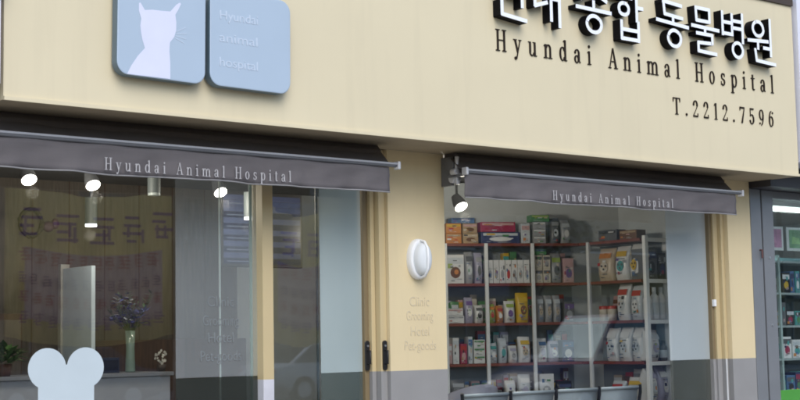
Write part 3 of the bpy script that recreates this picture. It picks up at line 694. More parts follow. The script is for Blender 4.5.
# row 1
B1 = 'on the second shelf down'
goods(carton,'L',R1,448,466,.29,'white',('pale','brown','orange'),'white carton with a brown dog picture beside the pillar')
goods(bag,'L',R1,467,476,.32,'grey',('dgrey','pale'),'tall grey bag right of the brown dog carton')
goods(bag,'L',R1,477,485.5,.31,'lav',('grey','dgrey'),'tall lavender grey bag against the first white post')
for k in range(7): goods(carton,'L',R1,489+k*6.1,494.8+k*6.1,.235,'white',('white','red' if k == 3 else 'grey'),'small white printed carton in the row of alike cartons '+B1,group='row of alike white cartons')
for k in range(2):
    for j in range(2): goods(carton,'L',R1,537+k*8,544.6+k*8,.14,'cream',('dgrey','grey'),('upper' if j else 'lower')+(' left' if k == 0 else ' right')+' cream carton of the block of four behind the second post',lift=j*.142)
goods(carton,'L',R1,537,549,.055,'green',('navy',),'flat green box on the block of four cream cartons',lift=.286)
goods(bag,'L',R1,553,565,.30,'grey',('lime','dgrey'),'grey bag with a green top stripe in the right bay')
goods(carton,'L',R1,565.5,576,.25,'pink',('pink','purple'),'pinkish carton with a purple spot in the inner corner')
# row 2
goods(carton,'L',R2,448,465,.075,'white',('grey',),'lower white flat carton beside the pillar, third shelf down')
goods(carton,'L',R2,448,464,.07,'white',('pink',),'upper white flat carton beside the pillar, third shelf down',lift=.077)
goods(bag,'L',R2,455,464.5,.22,'green',('pale','white'),'pale green topped bag behind the flat white cartons',depth=.175,d=.035)
goods(bag,'L',R2,466,475,.26,'lav',('purple','white'),'lavender pouch with a purple top left of the first post')
goods(bag,'L',R2,476,485,.18,'white',('dgrey','black'),'white pouch with a black spot left of the first post')
goods(bag,'L',R2,489.5,497,.19,'lime',('orange','red'),'lime pouch with an orange band right of the first post')
goods(bag,'L',R2,497.5,505,.17,'orange',('red','white'),'orange pouch in the coloured row on the third shelf')
goods(bag,'L',R2,506,517,.22,'white',('lime','purple'),'white pouch with a purple picture in the coloured row')
goods(bag,'L',R2,518,531,.30,'yellow',('yellow','brown','orange'),'big yellow bag with a brown picture in front of the second post')
goods(bag,'L',R2,513,523,.24,'lime',('navy','yellow'),'olive pouch standing behind the yellow bag',depth=.175,d=.035)
for k in range(3): goods(bag,'L',R2,538+k*8.4,546+k*8.4,.27,'grey',('pale','beige','dgrey'),['left','middle','right'][k]+' grey bag with dark spots in the trio on the third shelf')
goods(carton,'L',R2,565,575.5,.2,'dgrey',('purple','grey'),'dark grey carton in the inner corner, third shelf down')
# row 3
goods(carton,'L',R3,447.5,452,.20,'pink',('white',),'slim pinkish carton closest to the pillar, fourth shelf down')
goods(carton,'L',R3,452.5,459,.26,'white',('pale','white'),'tall white carton left of the dark red one')
goods(carton,'L',R3,460,467,.20,'crimson',('red','pink'),'dark red carton between white ones')
goods(carton,'L',R3,468,472.5,.27,'pale',('blue',),'slim pale blue carton right of the dark red one')
for k in range(3): goods(carton,'L',R3,473.5,485,.078,'white',('green',),['lowest','middle','topmost'][k]+' white and green carton of the pile by the first post',lift=k*.0795)
goods(bag,'L',R3,489.5,498,.20,'pale',('teal','white'),'pale pouch with a teal top right of the first post')
goods(bag,'L',R3,499,508,.25,'pale',('pale','teal'),'pale pouch with a teal picture on the fourth shelf')
goods(bag,'L',R3,509,518,.17,'white',('lav','grey'),'short white pouch with a lavender band on the fourth shelf')
goods(bag,'L',R3,519,531.5,.26,'white',('yellow','beige','dgrey'),'white bag with a dog face picture by the second post')
goods(bag,'L',R3,538,548,.24,'white',('blue','lav'),'white bag with a blue top right of the second post')
goods(bag,'L',R3,549,560,.21,'lav',('navy','white'),'lavender bag with a navy top in the right bay')
goods(carton,'L',R3,562,574,.22,'navy',('blue','white'),'navy carton low in the inner corner')
# row 4
goods(bag,'L',R4,450,466,.24,'dgrey',('grey','black'),'dark grey sack low beside the pillar')
goods(bag,'L',R4,490,503,.13,'dgrey',('black','grey'),'dark low sack on the bottom visible shelf')
goods(bag,'L',R4,505,516,.22,'white',('pale','grey'),'white sack left of the second post, bottom visible shelf')
goods(bag,'L',R4,518,531,.28,'pale',('white','lav'),'tall pale sack at the second post, bottom visible shelf')
goods(carton,'L',R4,538,553,.28,'white',('white','grey'),'white carton behind the bench, right of the second post')
goods(bag,'L',R4,556,573,.2,'black',('navy','dgrey'),'black sack in the inner corner, bottom visible shelf')
# back rows: more stock pushed to the rear of the boards
rb = random.Random(21)
CW = dict(white='white', cream='cream', orange='orange', tan='tan', crimson='crimson', navy='navy', blue='blue', grey='grey', dgrey='dark grey', pink='pink', yellow='yellow', purple='purple', green='green', teal='teal', red='red', black='black', brown='brown', beige='beige', lav='lavender')
ORD = ['first', 'second', 'third', 'fourth', 'fifth', 'sixth', 'seventh', 'eighth', 'ninth', 'tenth', 'eleventh', 'twelfth', 'thirteenth', 'fourteenth', 'fifteenth', 'sixteenth', 'seventeenth', 'eighteenth', 'nineteenth', 'twentieth', 'twenty-first', 'twenty-second', 'twenty-third', 'twenty-fourth', 'twenty-fifth', 'twenty-sixth']
for lvl, rown in ((R1, 'second'), (R2, 'third'), (R3, 'fourth'), (R4, 'fifth')):
    for unit, a0, a1, where in (('L', 449, 574, 'back shelf'), ('R', 596, 637, 'right shelf')):
        px_ = a0; k = 0
        while px_ < a1 - 4:
            w_ = rb.uniform(5, 9) * (1 if unit == 'L' else 1.2); c = rb.choice(list(CW)); kd = rb.choice((carton, carton, bag))
            goods(kd, unit, lvl, px_, min(px_ + w_, a1), rb.uniform(.20, .33), c, (rb.choice(list(CW)), rb.choice(list(CW)), 'dgrey'), f'{CW[c]} {NAMES[kd][1]}, {ORD[k]} from left, rear row of the {where}, {rown} level down', depth=.215 if unit == 'L' else .225, d=.085)
            px_ += w_ + rb.uniform(.3, 1.6); k += 1
# right unit
goods(bag,'R',R1,594,611,.33,'beige',('orange','cream','black'),'beige bag with a dog face on the shelf of large bags',d=.18)
goods(bag,'R',R1,611.5,626,.34,'white',('yellow','teal','dgrey'),'white bag with a teal picture and yellow band',d=.18)
goods(bag,'R',R1,626.5,638.5,.35,'white',('yellow','yellow','black'),'white bag with a yellow picture next to the end rack',d=.18)
for k in range(2): goods(tin,'R',R2,594+k*8.2,601.6+k*8.2,.15,'cream',('red',),['left','right'][k]+' cream tin with a red lid beside the third post',depth=.04)
goods(carton,'R',R2,594,611,.14,'dgrey',('green','black'),'dark carton lying behind the red lidded tins',depth=.15,d=.07,lift=0)
goods(bag,'R',R2,612,625,.36,'white',('red','pale','black'),'left white bag with a red band above the black spotted bags',d=.18)
goods(bag,'R',R2,626,638.5,.34,'pale',('red','white','dgrey'),'right pale bag with a red band next to the end rack',d=.18)
for k in range(3): goods(bag,'R',R3,600+k*13,612.4+k*13,.33,'white',('white','pale','black'),['left','middle','right'][k]+' white bag with black spots in the trio behind the bench',d=.18)
goods(bag,'R',R4,604,618,.2,'pale',('red','white'),'pale low bag with a red band behind the bench')
goods(bag,'R',R4,620,638,.24,'white',('yellow','cream'),'white bag with a yellow band behind the bench')
goods(carton,'R',TOP,598,617,.11,'dgrey',('black',),'dark flat carton on top of the right shelf')
goods(carton,'R',TOP,619,637,.09,'brown',('tan',),'brown flat carton on top of the right shelf')
# end rack
goods(carton,'E',R1,646,656,.30,'dgrey',('navy','black'),'dark grey upright carton on the left of the end rack',d=.2)
goods(carton,'E',R1,656.5,665,.26,'black',('dgrey','navy'),'black upright carton on the right of the end rack',d=.2)
for k in range(3): goods(bottle,'E',R2,646+k*6.3,651.9+k*6.3,.32 - .02*(k == 0),'white',('pale',),['left','middle','right'][k]+' white bottle of three on the end rack')
goods(bag,'E',R3,646,658,.31,'white',('pale','lav'),'white bag slumping on the end rack',tilt=.08,d=.2)
goods(bottle,'E',R3,659,664,.2,'dgrey',('black',),'dark bottle beside the slumping white bag')
goods(bag,'E',R4,646,655,.33,'white',('lav','pale'),'left white sack on the end rack behind the bench',d=.2)
goods(bag,'E',R4,656,665.5,.34,'lav',('white','white'),'right lavender white sack on the end rack behind the bench',d=.2)

# ------------------------------------------------------------------ waiting bench and chair behind the right window
bench = thing('waiting_bench', 'four seat steel waiting bench standing with its back to the right window', 'bench', (8.02, 8.98, .02))
m_perf = mat('pale_perforated_steel', (0.50, 0.55, 0.60), 0.35, .12, 260, metal=.25)
for k in range(4):
    x0 = .02 + k*.555; x1 = x0 + .515
    b = MB(); pr = [(0, .88), (-.012, .905), (-.004, .912), (.010, .905), (.03, .86), (.07, .60), (.11, .46)]
    for (ya, za), (yb, zb) in zip(pr, pr[1:]): pass
    n = len(pr); lo = [(x0, y, z) for y, z in pr] + [(x1, y, z) for y, z in pr]
    b.raw(lo, [(i, i+1, n+i+1, n+i)[::-1] for i in range(n-1)], m_perf, True)
    o = b.build('backrest', bench); sm = o.modifiers.new('thick', 'SOLIDIFY'); sm.thickness = .012
    b = MB(); b.box(x0, x1, .12, .52, .42, .435, m_perf); b.box(x0, x1, .50, .53, .39, .42, m_perf); b.build('seat', bench, bevel=.006)
MB().box(0, 2.24, .26, .34, .33, .40, m_alu_dark).build('beam', bench, bevel=.006)
for k in range(5):
    x = .01 + k*.555 - .012
    a = MB(); a.tube([(x, .30, .38), (x, .08, .50), (x, .035, .70), (x, .0, .85), (x - .015, -.012, .918)], .015, m_black, 8); a.tube([(x, .08, .62), (x, .40, .64), (x, .42, .60)], .014, m_black, 8); a.build('armrest', bench)
for x in (.35, 1.9):
    l = MB(); l.tube([(x, .30, .34), (x, .30, .06)], .025, m_alu_dark, 10); l.tube([(x, .04, .02), (x, .12, .06), (x, .48, .06), (x, .56, .02)], .018, m_alu_dark, 8); l.build('leg', bench)
ch = thing('tub_chair', 'grey chair with a curved back standing behind the waiting bench near the pillar', 'chair', (8.88, 9.85, .02))
cs = MB()
v = []; n = 18
for i in range(n + 1):
    a = math.radians(-20 + 220*i/n)
    hgt = .95 - .22*(abs(i/n - .5)*2)**2
    for r, z in ((.30, .42), (.32, .42 + (hgt - .42)*.6), (.33, hgt), (.30, hgt + .01), (.285, .46)): v.append((r*math.cos(a), .1 + r*math.sin(a)*-1, z))
k5 = 5
cs.raw(v, [(i*k5+j, (i+1)*k5+j, (i+1)*k5+j+1, i*k5+j+1) for i in range(n) for j in range(4)], mat('grey_violet_plastic', (.24, .24, .30), .4), True)
cs.build('backrest', ch); MB().lathe([(0, .42), (.29, .42), (.30, .45), (.27, .48), (0, .49)], mat('grey_violet_seat', (.2, .2, .26), .5), (0, .1, 0)).build('seat', ch)
for a in (45, 135, 225, 315): MB().tube([(.2*math.cos(math.radians(a)), .1 + .2*math.sin(math.radians(a)), .42), (.26*math.cos(math.radians(a)), .1 + .26*math.sin(math.radians(a)), 0)], .013, m_white_metal, 8).build('leg', ch)

# ------------------------------------------------------------------ left room: counter, vase, flowers, door, screen, wreath, cabinet
ct = thing('reception_counter', 'pale reception counter inside the left window with a vase standing on it', 'counter', (4.75, 11.0, .02))
mcf = mat('pale_counter_laminate', (.40, .42, .48), .4, .03)
MB().box(0, 1.66, 0, .55, 0, 1.10, mcf).build('body', ct, bevel=.004)
tp = MB(); tp.box(-.02, 1.68, -.03, .58, 1.102, 1.135, mat('grey_counter_top', (.24, .25, .28), .3)); tp.build('counter_top', ct, bevel=.004)
CT = 1.157
va = thing('flower_vase', 'tall pale green glass vase of blue flowers on the counter', 'vase', (6.14, 11.22, CT))
gv = mat('pale_green_glass', (.22, .30, .25), .15, .05)
MB().lathe([(0, 0), (.042, 0), (.044, .01), (.036, .2), (.044, .36), (.04, .36), (.032, .2), (.038, .02), (0, .02)], gv).build('vase', va)
rr = random.Random(3); stm = MB(); fl = MB(); mgst = mat('green_stem', (.05, .10, .04), .6); mbl = mat('blue_petals', (.10, .13, .36), .6, .2, 30); mpl = mat('pale_petals', (.30, .33, .36), .6, .2, 30)
for i in range(46):
    a = rr.uniform(0, 6.28); sp = rr.uniform(.02, .25); hh = rr.uniform(.42, .72)
    p = [(.02*math.cos(a), .02*math.sin(a), .05), (.035*math.cos(a), .035*math.sin(a), .36), (sp*math.cos(a), sp*math.sin(a), hh)]
    stm.tube(p, [.003, .003, .002], mgst, 5)
    for q in range(5):
        t = rr.uniform(.35, 1); px_, py_, pz_ = [p[1][c] + (p[2][c]-p[1][c])*t for c in range(3)]
        b = rr.uniform(0, 6.28); le = rr.uniform(.04, .09)
        d1 = Vector((math.cos(b), math.sin(b), rr.uniform(.1, .9))).normalized()*le; sd_ = d1.cross(Vector((0, 0, 1))).normalized()*le*.14
        o = Vector((px_, py_, pz_)); stm.face([o, o + d1*.5 + sd_, o + d1, o + d1*.5 - sd_], mgst)
    for q in range(7 if hh > .5 and i % 2 else 3):
        b = rr.uniform(0, 6.28); d1 = Vector((math.cos(b), math.sin(b), rr.uniform(-.3, .6)))*rr.uniform(.04, .08); sd_ = Vector((-math.sin(b), math.cos(b), .2))*.016
        o = Vector(p[2]) if i % 2 == 0 else Vector(p[1])*.45 + Vector(p[2])*.55
        fl.face([o, o + d1*.6 + sd_, o + d1, o + d1*.6 - sd_], mbl if i % 4 else mpl)
stm.build('stems', va); fl.build('flowers', va)
bx_ = MB(); bx_.box(0, .17, 0, .13, 0, .13, mat('dark_navy_plastic', (.018, .022, .05), .4)); bx_.box(.01, .16, -.002, 0, .02, .11, mat('dark_screen', (.012, .013, .03), .1)); tag(bx_.build('desk_terminal', None, (5.80, 11.1, CT), 0, bevel=.004), 'small dark navy terminal on the counter left of the vase', 'terminal')
orc = thing('orchid_pot', 'small pot of white orchid blossom at the right end of the counter', 'plant', (6.38, 11.1, CT))
MB().lathe([(0, 0), (.03, 0), (.042, .06), (.036, .06), (0, .05)], mat('dark_pot', (.05, .035, .03), .5)).build('pot', orc)
ob = MB(); ob.tube([(0, 0, .05), (.01, -.01, .13), (-.03, -.02, .17)], .003, mgst, 5)
for i in range(26):
    b = rr.uniform(0, 6.28); o = Vector((rr.uniform(-.07, .03), rr.uniform(-.04, .02), rr.uniform(.07, .17))); d1 = Vector((math.cos(b), rr.uniform(-.5, .1), math.sin(b)))*.03; sd_ = Vector((-math.sin(b), 0, math.cos(b)))*.012
    ob.face([o, o + d1*.6 + sd_, o + d1, o + d1*.6 - sd_], mat('white_petals', (.6, .58, .52), .6))
ob.build('blossom', orc)
def leafy(name, label, loc, pr, ph, fh, fr, n, seed_, pc):
    t = thing(name, label, 'plant', loc); rn = random.Random(seed_)
    MB().lathe([(0, 0), (pr*.75, 0), (pr, ph), (pr*.88, ph), (0, ph*.9)], mat('pot_glaze', pc, .4)).build('pot', t)
    lf = MB(); g1 = mat('leaf_green', (.055, .13, .035), .5, .3, 20); g2 = mat('leaf_light_green', (.12, .20, .07), .5, .3, 20)
    for i in range(n):
        a = rn.uniform(0, 6.28); rad = fr*rn.uniform(.1, .9); o = Vector((rad*math.cos(a)*.5, rad*math.sin(a)*.5, ph + rn.uniform(0, fh*.7)))
        d1 = Vector((math.cos(a), math.sin(a), rn.uniform(-.2, 1.0))).normalized()*fr*rn.uniform(.4, .8); sd_ = Vector((-math.sin(a), math.cos(a), 0))*fr*.14
        lf.face([o, o + d1*.5 + sd_, o + d1 - Vector((0, 0, .01)), o + d1*.5 - sd_], g1 if i % 3 else g2)
    lf.build('leaves', t); return t
leafy('potted_plant', 'leafy green pot plant in a brown pot at the left end of the counter', (4.93, 11.12, CT), .07, .10, .19, .20, 110, 5, (.16, .07, .045))
cbn = thing('wood_cabinet', 'brown wooden cabinet against the back wall at the far left', 'cabinet', (4.9, 12.5, .02))
MB().box(0, .82, 0, .48, 0, 1.68, m_wood_dark).build('body', cbn, bevel=.004)
for x in (.02, .42): MB().box(x, x + .38, -.02, -.002, .05, 1.62, m_wood_wall).build('door', cbn, bevel=.003)
ws = MB(); ws.box(0, 1.9, 0, .3, 0, 1.42, m_wood_dark); tag(ws.build('wood_sideboard', None, (6.35, 12.6, .02), 0, bevel=.004), 'low dark wooden sideboard against the back wall behind the vase', 'sideboard')
dl = thing('interior_door', 'pale door leaf standing ajar inside the left window', 'door', (6.10, 12.45, .02), math.radians(-90))
mdl = mat('pale_door_paint', (.66, .78, .86), .5, .05)
MB().box(.004, .58, 0, .04, .01, 2.10, mdl).build('leaf', dl, bevel=.004); MB().box(-.06, 0, -.02, .07, 0, 2.14, mat('door_frame_paint', (.45, .45, .42), .5)).build('frame', dl, bevel=.003)
MB().tube([(.53, -.05, 1.0), (.44, -.05, 1.0)], .01, m_chrome, 8).tube([(.53, 0, 1.0), (.53, -.05, 1.0)], .009, m_chrome, 8).build('handle', dl)
wr = thing('wreath', 'dark round twig wreath with a bow hanging inside the left window', 'wreath', (5.66, 12.2, 2.52))
wb = MB(); mtw = mat('dark_twigs', (.03, .025, .02), .8, .3, 40)
for q in range(5): wb.tube([((.105 + .012*math.sin(i*1.3 + q*2))*math.cos(i*.2618), .012*math.cos(i*1.7 + q), (.125 + .012*math.cos(i*1.1 + q))*math.sin(i*.2618)) for i in range(25)], .013, mtw, 6)
wb.build('ring', wr); MB().ball((.17, 0, -.03), (.06, .03, .05), mat('dark_purple_ribbon', (.05, .02, .045), .6)).ball((.24, 0, .0), (.04, .02, .05), mat('dark_purple_ribbon', (.05, .02, .045), .6)).build('bow', wr)
MB().tube([(0, 0, .12), (0, 0, .50)], .003, mtw, 5).build('cord', wr)
# hanging screen
tv = thing('wall_screen', 'large blue lit screen hanging behind the sliding glass door', 'screen', (6.94, 11.0, 2.08))
tb = MB(); tb.box(0, .90, 0, .05, 0, .70, m_black); tb.build('casing', tv, bevel=.006)
msb = [mat('screen_blue', (.06, .075, .15), .2, .1, emit=.12), mat('screen_dark_blue', (.015, .02, .05), .2, .1, emit=.16), mat('screen_light_line', (.11, .13, .19), .2, .1, emit=.16)]
sb = MB()
for i in range(12):
    z0 = .03 + i*.053
    sb.box(.025, .875, -.004, 0, z0, z0 + .05, msb[0] if (i % 2 or i > 9) else msb[1]); 
    if i % 2 == 0: sb.box(.06, .06 + R.uniform(.25, .6), -.006, -.004, z0 + .018, z0 + .028, msb[2])
sb.build('display', tv)
MB().box(.40, .50, .05, .09, .5, .955, m_alu_dark).build('hanger', tv)

# ceiling lamps
def point(parent, loc, energy, col=(1, .90, .76), r=.05):
    l = bpy.data.lights.new('lamp_light', 'POINT'); l.energy = energy; l.color = col; l.shadow_soft_size = r
    o = bpy.data.objects.new('lamp_light', l); COL.objects.link(o); o.parent = parent; o.location = loc
def spot(px, py, Y, label, energy, rad=.056, col=(1, .90, .76)):
    X, z = P(px, py, Y)
    s = thing('spotlight', label, 'spotlight', (X, Y, z), 0, 'lit ceiling spotlights')
    ax = Vector((-.04, -.63, -.77)).normalized()
    MB().tube([ax*.004, ax*-.05, ax*-.13], [rad*1.08, rad*1.05, rad*.7], m_alu_dark, 20).build('housing', s)
    MB().tube([ax*.008, ax*.0045], [rad, rad], m_lamp_glow, 24).build('lens', s)
    MB().tube([ax*-.1, (ax*-.1) + Vector((0, 0, .05)), Vector((ax.x*-.1, ax.y*-.1, 3.02 - z))], .012, m_alu_dark, 8).build('stem', s)
    point(s, ax*.14, energy, col)
spot(29, 179.5, 10.3, 'leftmost of the glowing round spotlights inside the left window', 20)
spot(93, 185, 10.5, 'second glowing round spotlight from the left edge of the left window', 14)
spot(220.5, 192, 10.6, 'glowing round spotlight in front of the blue screen', 10)
spot(461, 206.5, 9.9, 'glowing round spotlight inside the right window next to the awning bracket', 20, .058)
def can(px, py, Y, h, label, lit):
    X, z = P(px, py, Y)
    s = thing('cylinder_downlight', label, 'downlight', (X, Y, z), 0, 'grey cylinder ceiling downlights')
    MB().tube([(0, 0, 0), (0, 0, h)], .054, mat('grey_lamp_can', (.12, .14, .145), .5), 20).build('housing', s)
    MB().tube([(0, 0, -.022), (0, 0, -.001)], .052, m_slit_glow if lit else mat('pale_lamp_rim', (.4, .45, .45), .3), 20).build('rim', s)
    MB().tube([(0, 0, h), (0, 0, 3.02 - z)], .015, m_alu_dark, 8).build('stem', s)
    if lit: point(s, (0, 0, -.1), 3)
can(91, 224, 11.6, .24, 'grey cylinder downlight with a lit rim below the second spotlight', True)
can(154, 193, 10.6, .15, 'grey unlit cylinder downlight under the awning lettering', False)
can(250, 217, 10.6, .22, 'grey cylinder downlight with a lit rim in front of the blue screen', True)

# ------------------------------------------------------------------ neighbouring shop on the right
nb = thing('neighbouring_shop', 'grey framed glass shopfront right of the cream pillar', 'building', (11.50, 8.55, 0))
def NB(name, mb, bevel=0.0, parent=None, label=None):
    return mb.build(name, parent or nb, loc=(-11.50, -8.55, 0) if parent is None else (0, 0, 0), bevel=bevel, label=label)
NB('wall', MB().box(11.435, 18, 13.4, 13.5, 0, 3.2, m_wall_white)); NB('interior_ceiling', MB().box(11.48, 18, 8.75, 13.3, 2.98, 3.05, mat('white_ceiling', (.5, .52, .52), .8)))
NB('interior_floor', MB().box(11.48, 18, 8.8, 13.3, -.05, .02, m_floor)); NB('interior_wall', MB().box(17.9, 18, 8.6, 13.4, 0, 3.2, m_wall_white))
NB('sign_fascia', MB().box(11.50, 18, 7.96, 8.56, 3.0, 5.2, mat('white_sign_panel', (.72, .72, .80), .4, .03)), label='white fascia above the grey shopfront')
NB('header', MB().box(11.44, 18, 8.30, 8.62, 2.80, 2.985, mat('dark_header', (.03, .028, .034), .5)))
mgf = mat('grey_shop_frame', (.20, .21, .225), .45, .04, metal=.2)
nw = NB('window', MB().box(11.82, 17.5, 8.66, 8.668, .6, 2.72, m_glass))
fr = MB(); fr.box(11.435, 11.60, 8.545, 8.72, 0, 2.798, mgf); fr.box(11.603, 11.64, 8.575, 8.70, 0, 2.798, mat('dark_frame_groove', (.07, .07, .085), .5)); fr.box(11.643, 11.818, 8.56, 8.72, 0, 2.798, mgf); fr.box(11.819, 17.5, 8.58, 8.72, 2.724, 2.798, mgf); fr.box(11.819, 17.5, 8.58, 8.72, 0, .6, mgf)
fr.build('frame', nw, bevel=.005)
for z in (2.13, 1.47): MB().tube([(11.73, 8.56, z), (11.73, 8.553, z)], .012, m_chrome, 10).build('screw', nw)
MB().tube([(11.56, 8.545, 2.20), (11.56, 8.52, 2.20), (11.56, 8.52, 2.12)], .01, mat('rusty_catch', (.10, .04, .04), .6), 8).build('catch', nw)
def poster(x0, x1, z0, z1, col, label, inner):
    p = thing('poster', label, 'poster', (x0, 8.70, z0)); w, h = x1 - x0, z1 - z0
    fm = MB(); fm.box(0, w, 0, .008, 0, h, mat('poster_white', (.5, .55, .55), .5)); fm.build('sheet', p)
    b = MB(); b.face([(w*.1, -.001, h*.12), (w*.9, -.001, h*.12), (w*.9, -.001, h*.9), (w*.1, -.001, h*.9)], mat('poster_print', col, .5, .25, 9)); b.face([(w*.2, -.0018, h*.3), (w*.6, -.0018, h*.3), (w*.55, -.0018, h*.55), (w*.25, -.0018, h*.6)], mat('poster_print', inner, .5, .25, 9)); b.build('print', p)
poster(11.87, 12.16, 2.22, 2.46, (.36, .20, .30), 'small pink poster on the glass beside the grey frame', (.5, .28, .40))
poster(12.22, 12.6, 2.22, 2.46, (.14, .28, .16), 'small green poster on the glass at the right edge', (.25, .45, .2))
def tube_lamp(x0, x1, y, z, label):
    p = thing('fluorescent_lamp', label, 'lamp', (x0, y, z), 0, 'neighbour ceiling tubes')
    L = x1 - x0; MB().box(0, L, -.06, .06, .03, .08, m_white).build('housing', p); MB().tube([(.02, 0, 0), (L - .02, 0, 0)], .022, m_tube_glow, 10).build('tube', p)
    l = bpy.data.lights.new('lamp_light', 'AREA'); l.shape = 'RECTANGLE'; l.size = L; l.size_y = .06; l.energy = 18; l.color = (.9, 1, .95)
    o = bpy.data.objects.new('lamp_light', l); COL.objects.link(o); o.parent = p; o.location = (L/2, 0, -.03)
    MB().box(L*.3, L*.3 + .02, -.01, .01, .08, 2.98 - z, m_white).build('hanger', p)
tube_lamp(12.75, 13.35, 9.3, 2.72, 'left fluorescent tube glowing inside the grey shopfront'); tube_lamp(13.5, 14.4, 9.6, 2.78, 'right fluorescent tube glowing inside the grey shopfront')
nr = thing('dark_shelf', 'dark shelf packed with goods behind the glass of the grey shopfront', 'shelf', (12.2, 9.25, .02))
for x in (0, .62, 1.24, 1.9): MB().box(x - .015, x + .015, -.01, .02, 0, 2.2, mat('pale_teal_post', (.35, .45, .45), .4)).build('post', nr)
MB().box(0, 1.9, .33, .35, 0, 2.2, mat('dark_teal_back', (.02, .05, .06), .6)).build('back_panel', nr)
for z in (.3, .72, 1.10, 1.45, 1.80, 2.14): MB().box(0, 1.9, 0, .33, z - .022, z, mat('grey_shelf_board', (.30, .36, .37), .4)).build('board', nr)
nk = ['navy', 'teal', 'white', 'dgrey', 'green', 'blue', 'pale', 'crimson', 'black', 'yellow']
rn = random.Random(11)
words = {'navy': 'navy', 'teal': 'teal', 'white': 'white', 'dgrey': 'dark grey', 'green': 'green', 'blue': 'blue', 'pale': 'pale grey', 'crimson': 'crimson', 'black': 'black', 'yellow': 'yellow'}
rowname = {.3: 'lowest', .72: 'second lowest', 1.10: 'middle', 1.45: 'third highest', 1.80: 'second highest', 2.14: 'top'}
ords = ['first', 'second', 'third', 'fourth', 'fifth', 'sixth', 'seventh', 'eighth', 'ninth', 'tenth', 'eleventh', 'twelfth']
for z in (.72, 1.10, 1.45, 1.80):
    x = .03; i = 0
    while x < 1.05:
        w = rn.uniform(.07, .17); c = rn.choice(nk); h = rn.uniform(.14, .27)
        mb = carton(w, .16, h, C[c], (C[rn.choice(nk)], C[rn.choice(nk)]), 300 + i)
        tag(mb.build('product_carton', None, (12.2 + x + w/2, 9.28, .0212 + z), 0, bevel=.003), f'{words[c]} carton, {ords[i]} from the left on the {rowname[z]} shelf of the grey shopfront', 'carton')
        x += w + rn.uniform(.008, .03); i += 1
gs = MB(); gs.box(0, 1.6, 0, .02, 0, .22, mat('lime_green_board', (.12, .50, .06), .5, .05)); tag(gs.build('counter_board', None, (11.84, 8.76, .60), 0, bevel=.003), 'bright lime green board standing low behind the grey shopfront glass', 'board')
# left neighbour: white sign box
ln = thing('left_shop', 'white sign board of the shop left of the cream fascia', 'building', (3.5, 8.1, 0))
MB().box(-5, -.012, -.15, .5, 2.95, 5.2, mat('lilac_white_panel', (.66, .64, .72), .4, .05)).build('sign_fascia', ln); MB().box(-5, -.03, .55, .75, 0, 2.945, mat('dark_shop_wall', (.08, .075, .07), .7)).build('wall', ln)
MB().tube([(-.02, -.15, 3.55), (-.02, -.19, 3.55)], .03, m_cap, 10).build('bolt', ln)

# ------------------------------------------------------------------ across the street (seen in the glass)
def building(x0, x1, y, h, wallc, glassc, label, awnc=None):
    b = thing('street_building', label, 'building', (x0, y, 0)); L = x1 - x0
    MB().box(0, L, -8, 0, 0, h, mat('street_wall', wallc, .8, .12, 1.5)).build('wall', b)
    sf = MB().box(.4, L - .4, .0, .05, .3, 2.7, mat('dark_shop_glass', glassc, .15)); sf = sf.build('shopfront', b)
    fr = MB(); n = max(2, int(L/1.6))
    for i in range(n + 1): fr.box(.4 + (L-.8)*i/n - .04, .4 + (L-.8)*i/n + .04, .05, .10, .3, 2.7, mat('shop_mullion', (.25, .25, .26), .4))
    fr.build('frame', sf)
    MB().box(.1, L - .1, .0, .35, 2.85, 3.75, mat('street_sign', awnc or (.2, .2, .22), .5, .1)).build('sign_fascia', b)
    for fl in range(int((h - 4.2)/3)):
        for i in range(max(1, int(L/2.6))):
            x = .8 + i*2.6
            w = MB().box(x, x + 1.5, 0, .04, 4.6 + fl*3, 6.1 + fl*3, mat('street_window_glass', (.06, .075, .09), .1)).build('window', b)
            MB().box(x - .06, x + 1.56, .0, .09, 4.52 + fl*3, 4.6 + fl*3, m_white_metal).build('sill', w)
    return b
for a in ((-6, 6, -20.2, 7.4, (.20,.16,.13), (.02,.02,.025), 'brown building across the street, leftmost of the row', (.25,.06,.05)),
          (6.4, 15, -20.4, 7.5, (.24,.23,.22), (.02,.025,.03), 'grey building with a dark green sign across the street', (.05,.10,.07)),
          (15.4, 24, -20.1, 7.4, (.16,.11,.08), (.02,.02,.02), 'dark brick building across the street', (.12,.10,.10)),
          (24.4, 36, -20.5, 10.3, (.27,.27,.28), (.025,.03,.035), 'tall pale grey building across the street', (.08,.10,.2)),
          (36.4, 52, -20.2, 7.4, (.18,.17,.16), (.02,.02,.02), 'long dark grey building across the street, rightmost of the row', (.2,.16,.05)),
          (52.4, 70, -20.2, 7.5, (.22,.20,.17), (.02,.02,.02), 'tan building at the far end across the street', (.1,.1,.12))): building(*a)
